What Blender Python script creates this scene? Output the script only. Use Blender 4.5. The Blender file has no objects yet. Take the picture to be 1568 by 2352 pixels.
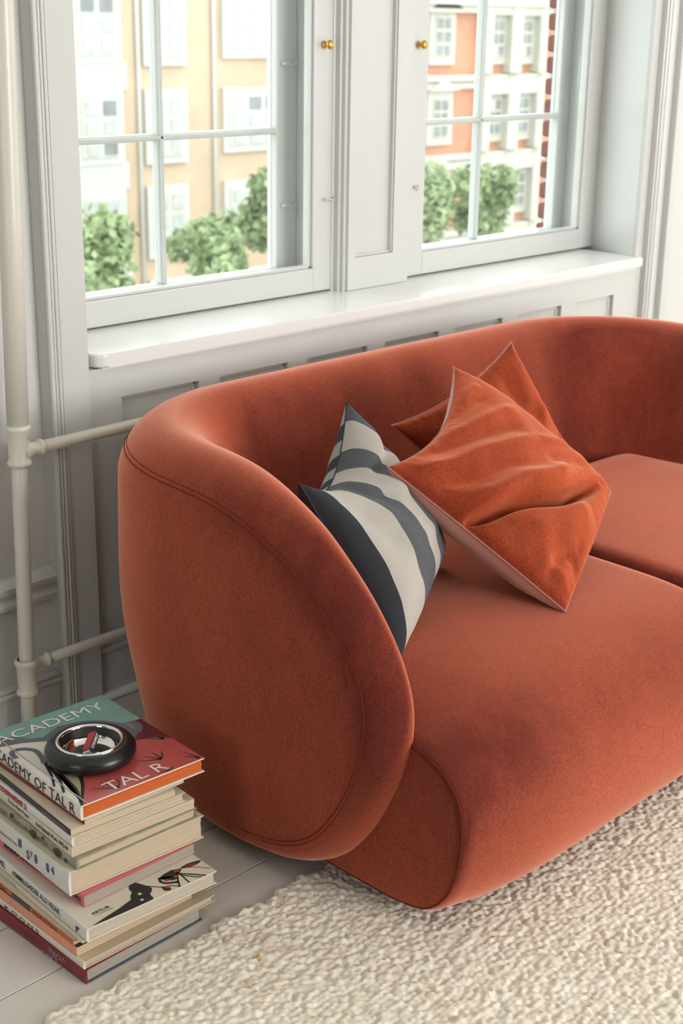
import bpy, bmesh, math, random
import numpy as np
from mathutils import Vector, Matrix
random.seed(7); RNG = np.random.default_rng(7)
PI = math.pi
SC = bpy.context.scene
COL = SC.collection

# ------------------------------------------------------------------ camera
cam_d = bpy.data.cameras.new('camera'); cam = bpy.data.objects.new('camera', cam_d); COL.objects.link(cam)
cam_d.sensor_fit = 'VERTICAL'; cam_d.sensor_height = 36.0; cam_d.sensor_width = 24.0
cam_d.lens = 3267.0 / 2352.0 * 36.0
cam_d.clip_start = 0.05; cam_d.clip_end = 300
def _unit(v): v = np.array(v, float); return v / np.linalg.norm(v)
_X = _unit((4150 - 784, 107 - 1176, 3267)); _D = np.array((634 - 784, 10690 - 1176, 3267.0)); _D = _unit(_D - _D.dot(_X) * _X)
_Z = -_D; _Y = np.cross(_Z, _X); _M = np.stack([_X, _Y, _Z])      # rows: world axes seen by the camera
r_, u_, b_ = _M @ [1, 0, 0], _M @ [0, -1, 0], _M @ [0, 0, -1]
cam.matrix_world = Matrix(((r_[0], u_[0], b_[0], 0), (r_[1], u_[1], b_[1], 0), (r_[2], u_[2], b_[2], 1.5), (0, 0, 0, 1)))
cam_d.dof.use_dof = True; cam_d.dof.focus_distance = 2.45; cam_d.dof.aperture_fstop = 7.0
SC.camera = cam

# ------------------------------------------------------------------ light and exposure
SC.view_settings.view_transform = 'Standard'; SC.view_settings.look = 'None'
SC.view_settings.gamma = 1.0; SC.view_settings.use_curve_mapping = False
SC.view_settings.exposure = -0.16
W = bpy.data.worlds.new('overcast_sky'); SC.world = W; W.use_nodes = True
wn = W.node_tree.nodes; wl = W.node_tree.links
bg = wn['Background']; bg.inputs[0].default_value = (0.93, 0.97, 1.0, 1); bg.inputs[1].default_value = 4.5
def area(name, loc, rot, sx, sy, power, color=(1, 1, 1), portal=False, spread=PI):
    d = bpy.data.lights.new(name, 'AREA'); d.shape = 'RECTANGLE'; d.size = sx; d.size_y = sy; d.energy = power; d.color = color
    d.spread = spread
    o = bpy.data.objects.new(name, d); o.location = loc; o.rotation_euler = rot; COL.objects.link(o)
    if portal: d.cycles.is_portal = True
    return o
# portals in the two windows of the photograph
area('sky_portal', (2.25, 3.02, 1.55), (PI / 2 * -1, 0, 0), 1.0, 1.6, 1, portal=True)
area('sky_portal', (3.47, 3.02, 1.55), (PI / 2 * -1, 0, 0), 1.0, 1.6, 1, portal=True)
# daylight through the room's other windows (one further along the same wall, one in the right wall, one behind the camera), plus an added left fill
area('offscreen_daylight', (5.25, 2.80, 1.45), (PI / 2 * -1, 0, 0), 1.1, 1.7, 110, (0.97, 0.99, 1.0))
area('offscreen_daylight', (6.30, -.53, 1.45), (PI / 2, 0, PI / 2), .74, 1.7, 8, (1.0, 1.0, 1.0))
area('offscreen_daylight', (2.7, -3.25, 1.5), (PI / 2, 0, 0), 2.4, 1.7, 150, (1.0, .985, .965))
area('offscreen_daylight', (-2.33, .60, 1.45), (PI / 2, 0, -PI / 2), 1.2, 1.6, 1.5, (1.0, 1.0, 1.0))  # added fill to lift the left wall, not a known window

# ------------------------------------------------------------------ materials
def srgb(r, g, b):
    f = lambda c: (c / 255) / 12.92 if c / 255 <= 0.04045 else ((c / 255 + 0.055) / 1.055) ** 2.4
    return (f(r), f(g), f(b), 1)
def mat(name, col, rough=0.5, metal=0.0, spec=0.5, noise=None, bump=None, sheen=None, coat=0.0):
    """noise = (scale, amount, detail); bump = (scale, strength, distance)"""
    m = bpy.data.materials.new(name); m.use_nodes = True
    nt = m.node_tree; N = nt.nodes; L = nt.links; p = N['Principled BSDF']
    col = col if len(col) == 4 else (*col, 1)
    p.inputs['Base Color'].default_value = col; p.inputs['Roughness'].default_value = rough
    p.inputs['Metallic'].default_value = metal; p.inputs['Specular IOR Level'].default_value = spec
    p.inputs['Coat Weight'].default_value = coat
    tc = N.new('ShaderNodeTexCoord')
    if noise:
        n = N.new('ShaderNodeTexNoise'); n.inputs['Scale'].default_value = noise[0]; n.inputs['Detail'].default_value = noise[2]
        L.new(tc.outputs['Object'], n.inputs['Vector'])
        mr = N.new('ShaderNodeMapRange'); mr.inputs['From Min'].default_value = .25; mr.inputs['From Max'].default_value = .75
        mr.inputs['To Min'].default_value = 1 - noise[1]; mr.inputs['To Max'].default_value = 1 + noise[1]
        L.new(n.outputs['Fac'], mr.inputs['Value'])
        mx = N.new('ShaderNodeMix'); mx.data_type = 'RGBA'; mx.blend_type = 'MULTIPLY'; mx.inputs[0].default_value = 1
        mx.inputs[6].default_value = col; L.new(mr.outputs[0], mx.inputs[7]); L.new(mx.outputs[2], p.inputs['Base Color'])
    if bump:
        n2 = N.new('ShaderNodeTexNoise'); n2.inputs['Scale'].default_value = bump[0]; n2.inputs['Detail'].default_value = 4
        L.new(tc.outputs['Object'], n2.inputs['Vector'])
        b = N.new('ShaderNodeBump'); b.inputs['Strength'].default_value = bump[1]; b.inputs['Distance'].default_value = bump[2]
        L.new(n2.outputs['Fac'], b.inputs['Height']); L.new(b.outputs[0], p.inputs['Normal'])
    if sheen:
        p.inputs['Sheen Weight'].default_value = sheen[0]; p.inputs['Sheen Roughness'].default_value = sheen[1]
        p.inputs['Sheen Tint'].default_value = (*sheen[2], 1)
    return m
def velvet(name, col, light, graze_tone, sheen, scale=1.0):
    """velvet pile: two tones of the same dye where the pile lies differently, plus a fine nap"""
    m = bpy.data.materials.new(name); m.use_nodes = True
    nt = m.node_tree; N = nt.nodes; L = nt.links; p = N['Principled BSDF']
    p.inputs['Roughness'].default_value = 0.85; p.inputs['Specular IOR Level'].default_value = 0.15
    tc = N.new('ShaderNodeTexCoord')
    n1 = N.new('ShaderNodeTexNoise'); n1.inputs['Scale'].default_value = 3.0 * scale; n1.inputs['Detail'].default_value = 9; n1.inputs['Roughness'].default_value = .74
    n2 = N.new('ShaderNodeTexNoise'); n2.inputs['Scale'].default_value = 420; n2.inputs['Detail'].default_value = 3
    mp = N.new('ShaderNodeMapping'); mp.inputs['Scale'].default_value = (1, 1, 0.45)
    L.new(tc.outputs['Object'], mp.inputs['Vector']); L.new(mp.outputs[0], n1.inputs['Vector']); L.new(mp.outputs[0], n2.inputs['Vector'])
    ra = N.new('ShaderNodeMapRange'); ra.inputs['From Min'].default_value = .42; ra.inputs['From Max'].default_value = .72
    L.new(n1.outputs['Fac'], ra.inputs['Value'])
    mx = N.new('ShaderNodeMix'); mx.data_type = 'RGBA'; mx.inputs[6].default_value = col; mx.inputs[7].default_value = light
    L.new(ra.outputs[0], mx.inputs[0])
    lw = N.new('ShaderNodeLayerWeight'); lw.inputs['Blend'].default_value = .5; lr = N.new('ShaderNodeMapRange'); lr.inputs['From Min'].default_value = .20; lr.inputs['From Max'].default_value = 1.0; L.new(lw.outputs['Facing'], lr.inputs['Value']); mg = N.new('ShaderNodeMix'); mg.data_type = 'RGBA'; mg.inputs[7].default_value = graze_tone
    L.new(lr.outputs[0], mg.inputs[0]); L.new(mx.outputs[2], mg.inputs[6])          # pile sheen mixed into the base colour: dark face-on, lighter at grazing view
    rb = N.new('ShaderNodeMapRange'); rb.inputs['From Min'].default_value = .3; rb.inputs['From Max'].default_value = .7
    rb.inputs['To Min'].default_value = .72; rb.inputs['To Max'].default_value = 1.30
    L.new(n2.outputs['Fac'], rb.inputs['Value'])
    m2 = N.new('ShaderNodeMix'); m2.data_type = 'RGBA'; m2.blend_type = 'MULTIPLY'; m2.inputs[0].default_value = 1
    L.new(mg.outputs[2], m2.inputs[6]); L.new(rb.outputs[0], m2.inputs[7]); L.new(m2.outputs[2], p.inputs['Base Color'])
    b = N.new('ShaderNodeBump'); b.inputs['Strength'].default_value = .25; b.inputs['Distance'].default_value = .0006
    L.new(n2.outputs['Fac'], b.inputs['Height']); L.new(b.outputs[0], p.inputs['Normal'])
    p.inputs['Sheen Weight'].default_value = sheen[0]; p.inputs['Sheen Roughness'].default_value = sheen[1]; p.inputs['Sheen Tint'].default_value = (*sheen[2], 1)
    return m
M = {}
M['wall'] = mat('white_wall_paint', srgb(212, 211, 207), .45, bump=(60, .12, .002))
M['muted'] = mat('muted_low_bounce_paint', srgb(122, 120, 118), .7)  # unseen walls toned dark to cut bounced light
M['wood'] = mat('white_gloss_woodwork', srgb(206, 207, 204), .3, bump=(25, .08, .002))
M['sill'] = mat('white_sill_paint', srgb(232, 232, 229), .2, bump=(12, .05, .002))
M['pipe'] = mat('cream_pipe_paint', srgb(212, 208, 194), .3, bump=(70, .35, .0015))
M['ceiling'] = mat('ceiling_paint', srgb(235, 233, 228), .8)
M['plank'] = mat('painted_floorboard', srgb(206, 200, 190), .35, noise=(6, .05, 4), bump=(30, .1, .002))
M['gap'] = mat('dark_joint', srgb(45, 40, 36), .9)
M['brass'] = mat('brass', srgb(214, 170, 84), .28, metal=1.0)
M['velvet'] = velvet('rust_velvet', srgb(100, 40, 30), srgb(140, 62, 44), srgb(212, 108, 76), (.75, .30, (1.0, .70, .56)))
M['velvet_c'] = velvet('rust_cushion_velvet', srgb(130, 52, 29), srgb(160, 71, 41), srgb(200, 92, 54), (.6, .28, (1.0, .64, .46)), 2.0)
M['velvet_seam'] = mat('rust_seam_thread', srgb(106, 44, 30), .9, spec=.1)
M['pink'] = mat('dusty_pink_cotton', srgb(205, 150, 135), .8, noise=(300, .06, 2), sheen=(.3, .4, (1, .8, .75)))
M['piping'] = mat('pink_piping_cord', srgb(168, 108, 98), .7)
M['brick'] = mat('dark_red_brick', (.17, .05, .04, 1), .85, noise=(22, .25, 4), bump=(80, .4, .004))
M['mortar'] = mat('pale_mortar', srgb(200, 190, 178), .9)
M['blackplastic'] = mat('black_glossy_resin', srgb(24, 24, 23), .3, spec=.5, noise=(9, .2, 3))
M['chrome'] = mat('polished_steel', (.78, .77, .74, 1), .07, metal=1.0)
M['foil'] = mat('silver_foil', (.75, .75, .75, 1), .25, metal=1.0, bump=(120, .6, .002))
M['ink'] = mat('black_ink', srgb(34, 32, 30), .6)

# rug material: undyed wool with tan flecks
m = mat('undyed_wool_loop', srgb(214, 203, 183), .95, spec=.1); M['rug'] = m
nt = m.node_tree; N = nt.nodes; L = nt.links; p = N['Principled BSDF']
tc = N.new('ShaderNodeTexCoord'); v = N.new('ShaderNodeTexVoronoi'); v.inputs['Scale'].default_value = 100; L.new(tc.outputs['Object'], v.inputs['Vector'])
cr = N.new('ShaderNodeValToRGB'); e = cr.color_ramp.elements
e[0].position = 0.0; e[0].color = srgb(234, 229, 217); e[1].position = 1.0; e[1].color = srgb(186, 148, 98)
for pos, c in ((.45, srgb(228, 220, 205)), (.80, srgb(220, 209, 189)), (.955, srgb(216, 200, 174)), (.985, srgb(204, 168, 118))):
    q = e.new(pos); q.color = c
L.new(v.outputs['Color'], cr.inputs[0]); n3 = N.new('ShaderNodeTexNoise'); n3.inputs['Scale'].default_value = 5; L.new(tc.outputs['Object'], n3.inputs['Vector'])
mr = N.new('ShaderNodeMapRange'); mr.inputs['To Min'].default_value = .9; mr.inputs['To Max'].default_value = 1.08; L.new(n3.outputs['Fac'], mr.inputs['Value'])
mm = N.new('ShaderNodeMix'); mm.data_type = 'RGBA'; mm.blend_type = 'MULTIPLY'; mm.inputs[0].default_value = 1
L.new(cr.outputs[0], mm.inputs[6]); L.new(mr.outputs[0], mm.inputs[7]); L.new(mm.outputs[2], p.inputs['Base Color'])
n4 = N.new('ShaderNodeTexNoise'); n4.inputs['Scale'].default_value = 350; n4.inputs['Detail'].default_value = 3; L.new(tc.outputs['Object'], n4.inputs['Vector'])
bb = N.new('ShaderNodeBump'); bb.inputs['Strength'].default_value = .35; bb.inputs['Distance'].default_value = .001; L.new(n4.outputs['Fac'], bb.inputs['Height']); L.new(bb.outputs[0], p.inputs['Normal'])

# window glass: thin pane, a reflection over a clear view
m = bpy.data.materials.new('window_glass'); m.use_nodes = True; M['glass'] = m
nt = m.node_tree; N = nt.nodes; L = nt.links; N.remove(N['Principled BSDF'])
tr = N.new('ShaderNodeBsdfTransparent'); tr.inputs[0].default_value = (.97, .985, .975, 1); gl = N.new('ShaderNodeBsdfGlossy'); gl.inputs['Roughness'].default_value = .02
geo = N.new('ShaderNodeNewGeometry'); dt = N.new('ShaderNodeVectorMath'); dt.operation = 'DOT_PRODUCT'; L.new(geo.outputs['Normal'], dt.inputs[0]); L.new(geo.outputs['Incoming'], dt.inputs[1])
def mth(op, a, b=0.0):
    q = N.new('ShaderNodeMath'); q.operation = op
    for i_, v_ in enumerate((a, b)):
        if isinstance(v_, (int, float)): q.inputs[i_].default_value = v_
        else: L.new(v_, q.inputs[i_])
    return q.outputs[0]
fz = mth('ADD', mth('MULTIPLY', mth('POWER', mth('SUBTRACT', 1.0, mth('ABSOLUTE', dt.outputs['Value'])), 5.0), .6), .02)     # Fresnel reflection, same from both faces
mi = N.new('ShaderNodeMixShader'); L.new(fz, mi.inputs[0]); L.new(tr.outputs[0], mi.inputs[1]); L.new(gl.outputs[0], mi.inputs[2]); L.new(mi.outputs[0], N['Material Output'].inputs[0])

# ------------------------------------------------------------------ object helpers
def tag(o, label=None, cat=None, group=None, kind=None):
    if label: o['label'] = label
    if cat: o['category'] = cat
    if group: o['group'] = group
    if kind: o['kind'] = kind
    return o
def root(name, loc=(0, 0, 0), **k):
    o = bpy.data.objects.new(name, None); o.location = loc; o.empty_display_size = .05; COL.objects.link(o); return tag(o, **k)
def link(name, me, m, parent=None, smooth=False, **k):
    if m is not None: me.materials.append(m)
    if smooth: me.polygons.foreach_set('use_smooth', [True] * len(me.polygons))
    o = bpy.data.objects.new(name, me); COL.objects.link(o)
    if parent is not None:
        o.parent = parent; o.matrix_parent_inverse = Matrix.Identity(4)
        t = Vector((0, 0, 0)); q = parent
        while q is not None: t += q.location; q = q.parent
        if any(abs(c) > 1e-9 for c in t): me.transform(Matrix.Translation(-t))     # mesh data given in world space
    return tag(o, **k)
def from_bm(name, bm, m, parent=None, smooth=False, **k):
    me = bpy.data.meshes.new(name); bmesh.ops.recalc_face_normals(bm, faces=bm.faces); bm.to_mesh(me); bm.free()
    return link(name, me, m, parent, smooth, **k)
def from_np(name, V, F, m, parent=None, smooth=True, **k):
    me = bpy.data.meshes.new(name); me.from_pydata([tuple(v) for v in V], [], [tuple(f) for f in F]); me.update()
    return link(name, me, m, parent, smooth, **k)
def bx(bm, x0, x1, y0, y1, z0, z1, bev=0.0, seg=2, rot=None):
    g = bmesh.ops.create_cube(bm, size=1.0); vs = g['verts']
    for v in vs:
        v.co = Vector(((x0 + x1) / 2 + v.co.x * (x1 - x0), (y0 + y1) / 2 + v.co.y * (y1 - y0), (z0 + z1) / 2 + v.co.z * (z1 - z0)))
    if bev:
        es = list({e for v in vs for e in v.link_edges}); r = bmesh.ops.bevel(bm, geom=es, offset=bev, segments=seg, profile=.5, affect='EDGES')
        vs = list({v for f in r['faces'] for v in f.verts})
    return vs
def box(name, x0, x1, y0, y1, z0, z1, m, parent=None, bev=0.0, **k):
    bm = bmesh.new(); bx(bm, x0, x1, y0, y1, z0, z1, bev); return from_bm(name, bm, m, parent, smooth=False, **k)
def boxes(name, lst, m, parent=None, bev=0.0, **k):
    bm = bmesh.new()
    for b in lst: bx(bm, *b, bev)
    return from_bm(name, bm, m, parent, **k)
def lathe(name, prof, center, m, parent=None, n=48, closed=False, axis='Z', **k):
    """prof: (radius, height)"""
    V = []; F = []; P = len(prof)
    for i in range(n):
        a = 2 * PI * i / n
        for r, h in prof:
            v = (r * math.cos(a), r * math.sin(a), h)
            if axis == 'X': v = (v[2], v[0], v[1])
            if axis == 'Y': v = (v[0], v[2], v[1])
            V.append((v[0] + center[0], v[1] + center[1], v[2] + center[2]))
    for i in range(n):
        j = (i + 1) % n
        for q in range(P if closed else P - 1):
            q2 = (q + 1) % P; F.append((i * P + q, j * P + q, j * P + q2, i * P + q2))
    bm = bmesh.new(); vv = [bm.verts.new(v) for v in V]
    for f in F:
        try: bm.faces.new([vv[i] for i in f])
        except ValueError: pass
    bmesh.ops.remove_doubles(bm, verts=bm.verts, dist=1e-6)
    return from_bm(name, bm, m, parent, smooth=True, **k)
def tube_np(pts, r, n=8, closed=False):
    P = np.array(pts, float); K = len(P); V = []; F = []
    T = np.gradient(P, axis=0) if not closed else np.roll(P, -1, 0) - np.roll(P, 1, 0)
    T /= np.linalg.norm(T, axis=1)[:, None] + 1e-12
    up = np.array([0.3, 0.2, 0.93])
    for i in range(K):
        a = np.cross(T[i], up); a /= np.linalg.norm(a) + 1e-12; b = np.cross(T[i], a)
        rr = r[i] if hasattr(r, '__len__') else r
        for q in range(n):
            t = 2 * PI * q / n; V.append(P[i] + rr * (math.cos(t) * a + math.sin(t) * b))
    for i in range(K if closed else K - 1):
        j = (i + 1) % K
        for q in range(n): F.append((i * n + q, i * n + (q + 1) % n, j * n + (q + 1) % n, j * n + q))
    if not closed: F.append(tuple(range(n))[::-1]); F.append(tuple((K - 1) * n + q for q in range(n)))
    return V, F
def tube(name, pts, r, m, parent=None, n=8, closed=False, **k):
    V, F = tube_np(pts, r, n, closed); return from_np(name, V, F, m, parent, **k)
def catmull(pts, per=10, closed=False):
    P = [np.array(p, float) for p in pts]; n = len(P); out = []
    for i in range(n if closed else n - 1):
        p0 = P[(i - 1) % n] if closed or i > 0 else 2 * P[0] - P[1]; p1 = P[i]; p2 = P[(i + 1) % n]
        p3 = P[(i + 2) % n] if closed or i + 2 < n else 2 * P[-1] - P[-2]
        for k in range(per):
            t = k / per; out.append(.5 * ((2 * p1) + (-p0 + p2) * t + (2 * p0 - 5 * p1 + 4 * p2 - p3) * t * t + (-p0 + 3 * p1 - 3 * p2 + p3) * t ** 3))
    if not closed: out.append(P[-1])
    return np.array(out)

# ================================================================== THE ROOM
YW = 2.49                                   # inner face of the window wall
X0, X1, Y0, ZC = -2.2, 6.2, -3.1, 2.9
# floor: boards along the wall, each an object of its own
flo = box('floor', X0, X1, Y0, YW + .02, -.08, -.0215, M['gap'], kind='structure')
edges = [YW]; y = 2.35
while y > Y0: edges.append(y); y -= .1575
edges.append(Y0)
pk = []
for i in range(len(edges) - 1):
    y1, y0 = edges[i], edges[i + 1]
    xs = [X0]; x = X0 + random.uniform(.6, 2.4)
    while x < X1 - .5: xs.append(x); x += random.uniform(1.6, 2.8)
    xs.append(X1)
    for a, b in zip(xs[:-1], xs[1:]):
        box('plank', a + .0008, b - .0008, y0 + .0013, y1 - .0013, -.0212, 0 - random.uniform(0, .0006), M['plank'], flo, bev=.0011)
box('ceiling', X0, X1, Y0, YW + .02, ZC, ZC + .1, M['ceiling'], kind='structure')
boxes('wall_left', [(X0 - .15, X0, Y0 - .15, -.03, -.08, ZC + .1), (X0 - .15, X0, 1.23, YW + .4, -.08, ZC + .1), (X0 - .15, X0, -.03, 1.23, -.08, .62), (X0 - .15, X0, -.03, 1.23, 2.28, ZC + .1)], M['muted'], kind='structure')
# right wall with a window opening, wall behind the camera with a window opening
boxes('wall_right', [(X1, X1 + .3, Y0 - .15, -.92, -.08, ZC + .1), (X1, X1 + .3, -.14, YW + .4, -.08, ZC + .1), (X1, X1 + .3, -.92, -.14, -.08, .6), (X1, X1 + .3, -.92, -.14, 2.3, ZC + .1)], M['wall'], kind='structure')
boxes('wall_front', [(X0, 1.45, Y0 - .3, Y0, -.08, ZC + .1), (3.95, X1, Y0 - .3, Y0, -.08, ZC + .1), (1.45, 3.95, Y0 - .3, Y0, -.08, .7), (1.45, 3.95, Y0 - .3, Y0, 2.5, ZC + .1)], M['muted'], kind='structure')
XL, XR = 1.766, 3.90
YO = 2.94                                   # outer face
ZS, ZH = .785, 2.30                         # niche bottom (under the sill board) and head
wb = boxes('wall_back', [
    (X0, XL, YW, YO, -.08, ZC + .1), (XL, XR + .03, YW + .012, YO, -.08, ZS), (XL, XR + .03, YW, YO, ZH, ZC + .1),
    (XR + .03, 4.68, YW, 2.868, -.08, ZC + .1), (5.82, X1, YW, YO, -.08, ZC + .1), (4.68, 5.82, YW, YO, -.08, .6), (4.68, 5.82, YW, YO, 2.32, ZC + .1)], M['wall'], kind='structure')
# splayed right cheek of the niche
V = [(3.868, YW, ZS), (3.932, 2.705, ZS), (3.932, YW + .001, ZS), (3.868, YW, ZH), (3.932, 2.705, ZH), (3.932, YW + .001, ZH)]
from_np('cheek_board', V, [(0, 1, 4, 3), (1, 2, 5, 4), (2, 0, 3, 5), (0, 2, 1), (3, 4, 5)], M['wood'], wb, smooth=False)
# wainscot below the sill: rails and stiles proud of recessed panels
PX = [(1.850, 2.073), (2.137, 2.357), (2.423, 2.640), (2.708, 2.923), (2.991, 3.202), (3.273, 3.484), (3.550, 3.758)]
ZP0, ZP1 = .20, .713
stiles = [(XL - .012, PX[0][0])] + [(PX[i][1], PX[i + 1][0]) for i in range(6)] + [(PX[6][1], XR - .032)]
bm = bmesh.new()
for a, b in stiles: bx(bm, a, b, YW - .014, YW + .014, ZP0, ZP1)
bx(bm, XL - .012, XR - .032, YW - .014, YW + .014, ZP1, ZS); bx(bm, XL - .012, XR - .032, YW - .010, YW + .014, .0, ZP0)
from_bm('wainscot_frame', bm, M['wood'], wb)
for a, b in PX:
    # recessed field with a sunk moulding all round
    bm = bmesh.new(); w = .013
    bx(bm, a + w, b - w, YW + .001, YW + .004, ZP0 + w, ZP1 - w)
    for (c0, c1, d0, d1) in ((a, a + w, ZP0, ZP1), (b - w, b, ZP0, ZP1), (a, b, ZP0, ZP0 + w), (a, b, ZP1 - w, ZP1)):
        bx(bm, c0, c1, YW - .0035, YW + .013, d0, d1, .0045)
    from_bm('panel', bm, M['wood'], wb)
# baseboard under the wainscot, quarter round on the floor
boxes('baseboard_back', [(XL - .010, X1, YW - .0155, YW - .0005, 0, .115), (XL - .002, XR, YW - .020, YW - .0135, .118, .130), (XL - .004, XR, YW - .0185, YW - .0135, .045, .056), (XL - .004, XR, YW - .0165, YW - .0135, .056, .064)], M['wood'], bev=.002, kind='structure')
V, F = tube_np([(XL - .012, YW - .024, .011), (XR + .2, YW - .024, .011)], .011, 12)
from_np('trim_1', V, F, M['wood'], kind='structure')
boxes('baseboard_left', [(X0, 1.650, YW - .016, YW - .0005, 0, .092), (X0, 1.650, YW - .026, YW - .0005, .092, .102), (X0, 1.650, YW - .020, YW - .0005, .102, .112)], M['wood'], bev=.003, kind='structure')
# chair rail on the left
prof = [(0, .290), (.012, .290), (.022, .298), (.024, .308), (.014, .318), (.016, .326), (.027, .336), (.029, .348), (.018, .354), (.010, .362), (0, .364)]
V = []; F = []
for x in (X0, 1.655):
    for d, z in prof: V.append((x, YW - d, z))
n = len(prof)
F = [(i, i + 1, n + i + 1, n + i) for i in range(n - 1)] + [tuple(range(n)), tuple(range(2 * n - 1, n - 1, -1))]
from_np('trim_2', V, F, M['wood'], smooth=False, kind='structure')
# casing left of the window niche: flat board and reeded moulding
bm = bmesh.new()
bx(bm, 1.690, 1.756, YW - .030, YW + .001, 0, ZC, .002); bx(bm, 1.650, 1.690, YW - .034, YW + .001, 0, ZC, .003)
for xx, rr, dd in ((1.657, .0065, .036), (1.667, .0035, .037), (1.676, .0045, .036), (1.685, .003, .034)):
    V, F = tube_np([(xx, YW - dd, 0), (xx, YW - dd, ZC)], rr, 10); vs = [bm.verts.new(v) for v in V]
    for f in F: bm.faces.new([vs[i] for i in f])
bx(bm, 1.756, 1.7665, YW - .016, YW + .02, 0, ZC, .003)
from_bm('trim_3', bm, M['wood'], kind='structure')
# casing right of the niche
bm = bmesh.new()
bx(bm, 3.868, 3.905, YW - .012, YW + .001, 0, ZC, .003); bx(bm, 3.905, 3.945, YW - .026, YW + .001, 0, ZC, .004); bx(bm, 3.945, 3.985, YW - .016, YW + .001, 0, ZC, .003)
bx(bm, 4.02, 4.06, YW - .022, YW + .001, 0, ZC, .004)
for xx, rr in ((3.909, .004), (3.925, .006), (3.942, .004)):
    V, F = tube_np([(xx, YW - .027, 0), (xx, YW - .027, ZC)], rr, 8); vs = [bm.verts.new(v) for v in V]
    for f in F: bm.faces.new([vs[i] for i in f])
from_bm('trim_4', bm, M['wood'], kind='structure')
# window sill with a rounded left nose
bm = bmesh.new(); pts = [(3.885, 2.462), (3.885, 2.76), (1.778, 2.76), (1.778, 2.500)]
for i in range(9):
    a = PI + PI / 2 * i / 8; pts.append((1.778 + .034 + .034 * math.cos(a), 2.462 + .034 + .034 * math.sin(a)))
bot = [bm.verts.new((x, y, .787)) for x, y in pts]; top = [bm.verts.new((x, y, .818)) for x, y in pts]
bm.faces.new(top); bm.faces.new(bot[::-1])
for i in range(len(pts)): j = (i + 1) % len(pts); bm.faces.new((bot[i], bot[j], top[j], top[i]))
te = [e for e in bm.edges if abs(e.verts[0].co.z - e.verts[1].co.z) < 1e-6]
bmesh.ops.bevel(bm, geom=te, offset=.006, segments=3, profile=.5, affect='EDGES')
bx(bm, 1.800, 3.868, 2.474, 2.50, .779, .788, .002)
from_bm('trim_5', bm, M['sill'], kind='structure')
# pillar between the windows: front with a sunk panel, stepped left flank
bm = bmesh.new()
bx(bm, 2.745, 2.985, 2.668, YO, ZS, ZH)
for b in ((2.745, 2.772, 2.652, 2.669, .819, ZH), (2.922, 2.985, 2.652, 2.669, .819, ZH), (2.772, 2.922, 2.652, 2.669, .819, .905)): bx(bm, *b)
for b in ((2.735, 2.746, 2.660, YO, ZS, ZH), (2.727, 2.736, 2.672, YO, ZS, ZH), (2.718, 2.728, 2.688, YO, ZS, ZH)): bx(bm, *b, .002)
from_bm('trim_6', bm, M['wood'], kind='structure')
boxes('trim_7', [(2.772, 2.777, 2.660, 2.669, .905, ZH), (2.917, 2.922, 2.656, 2.669, .905, ZH), (2.777, 2.917, 2.660, 2.669, .905, .912)], M['wood'], kind='structure', bev=.002)

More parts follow.
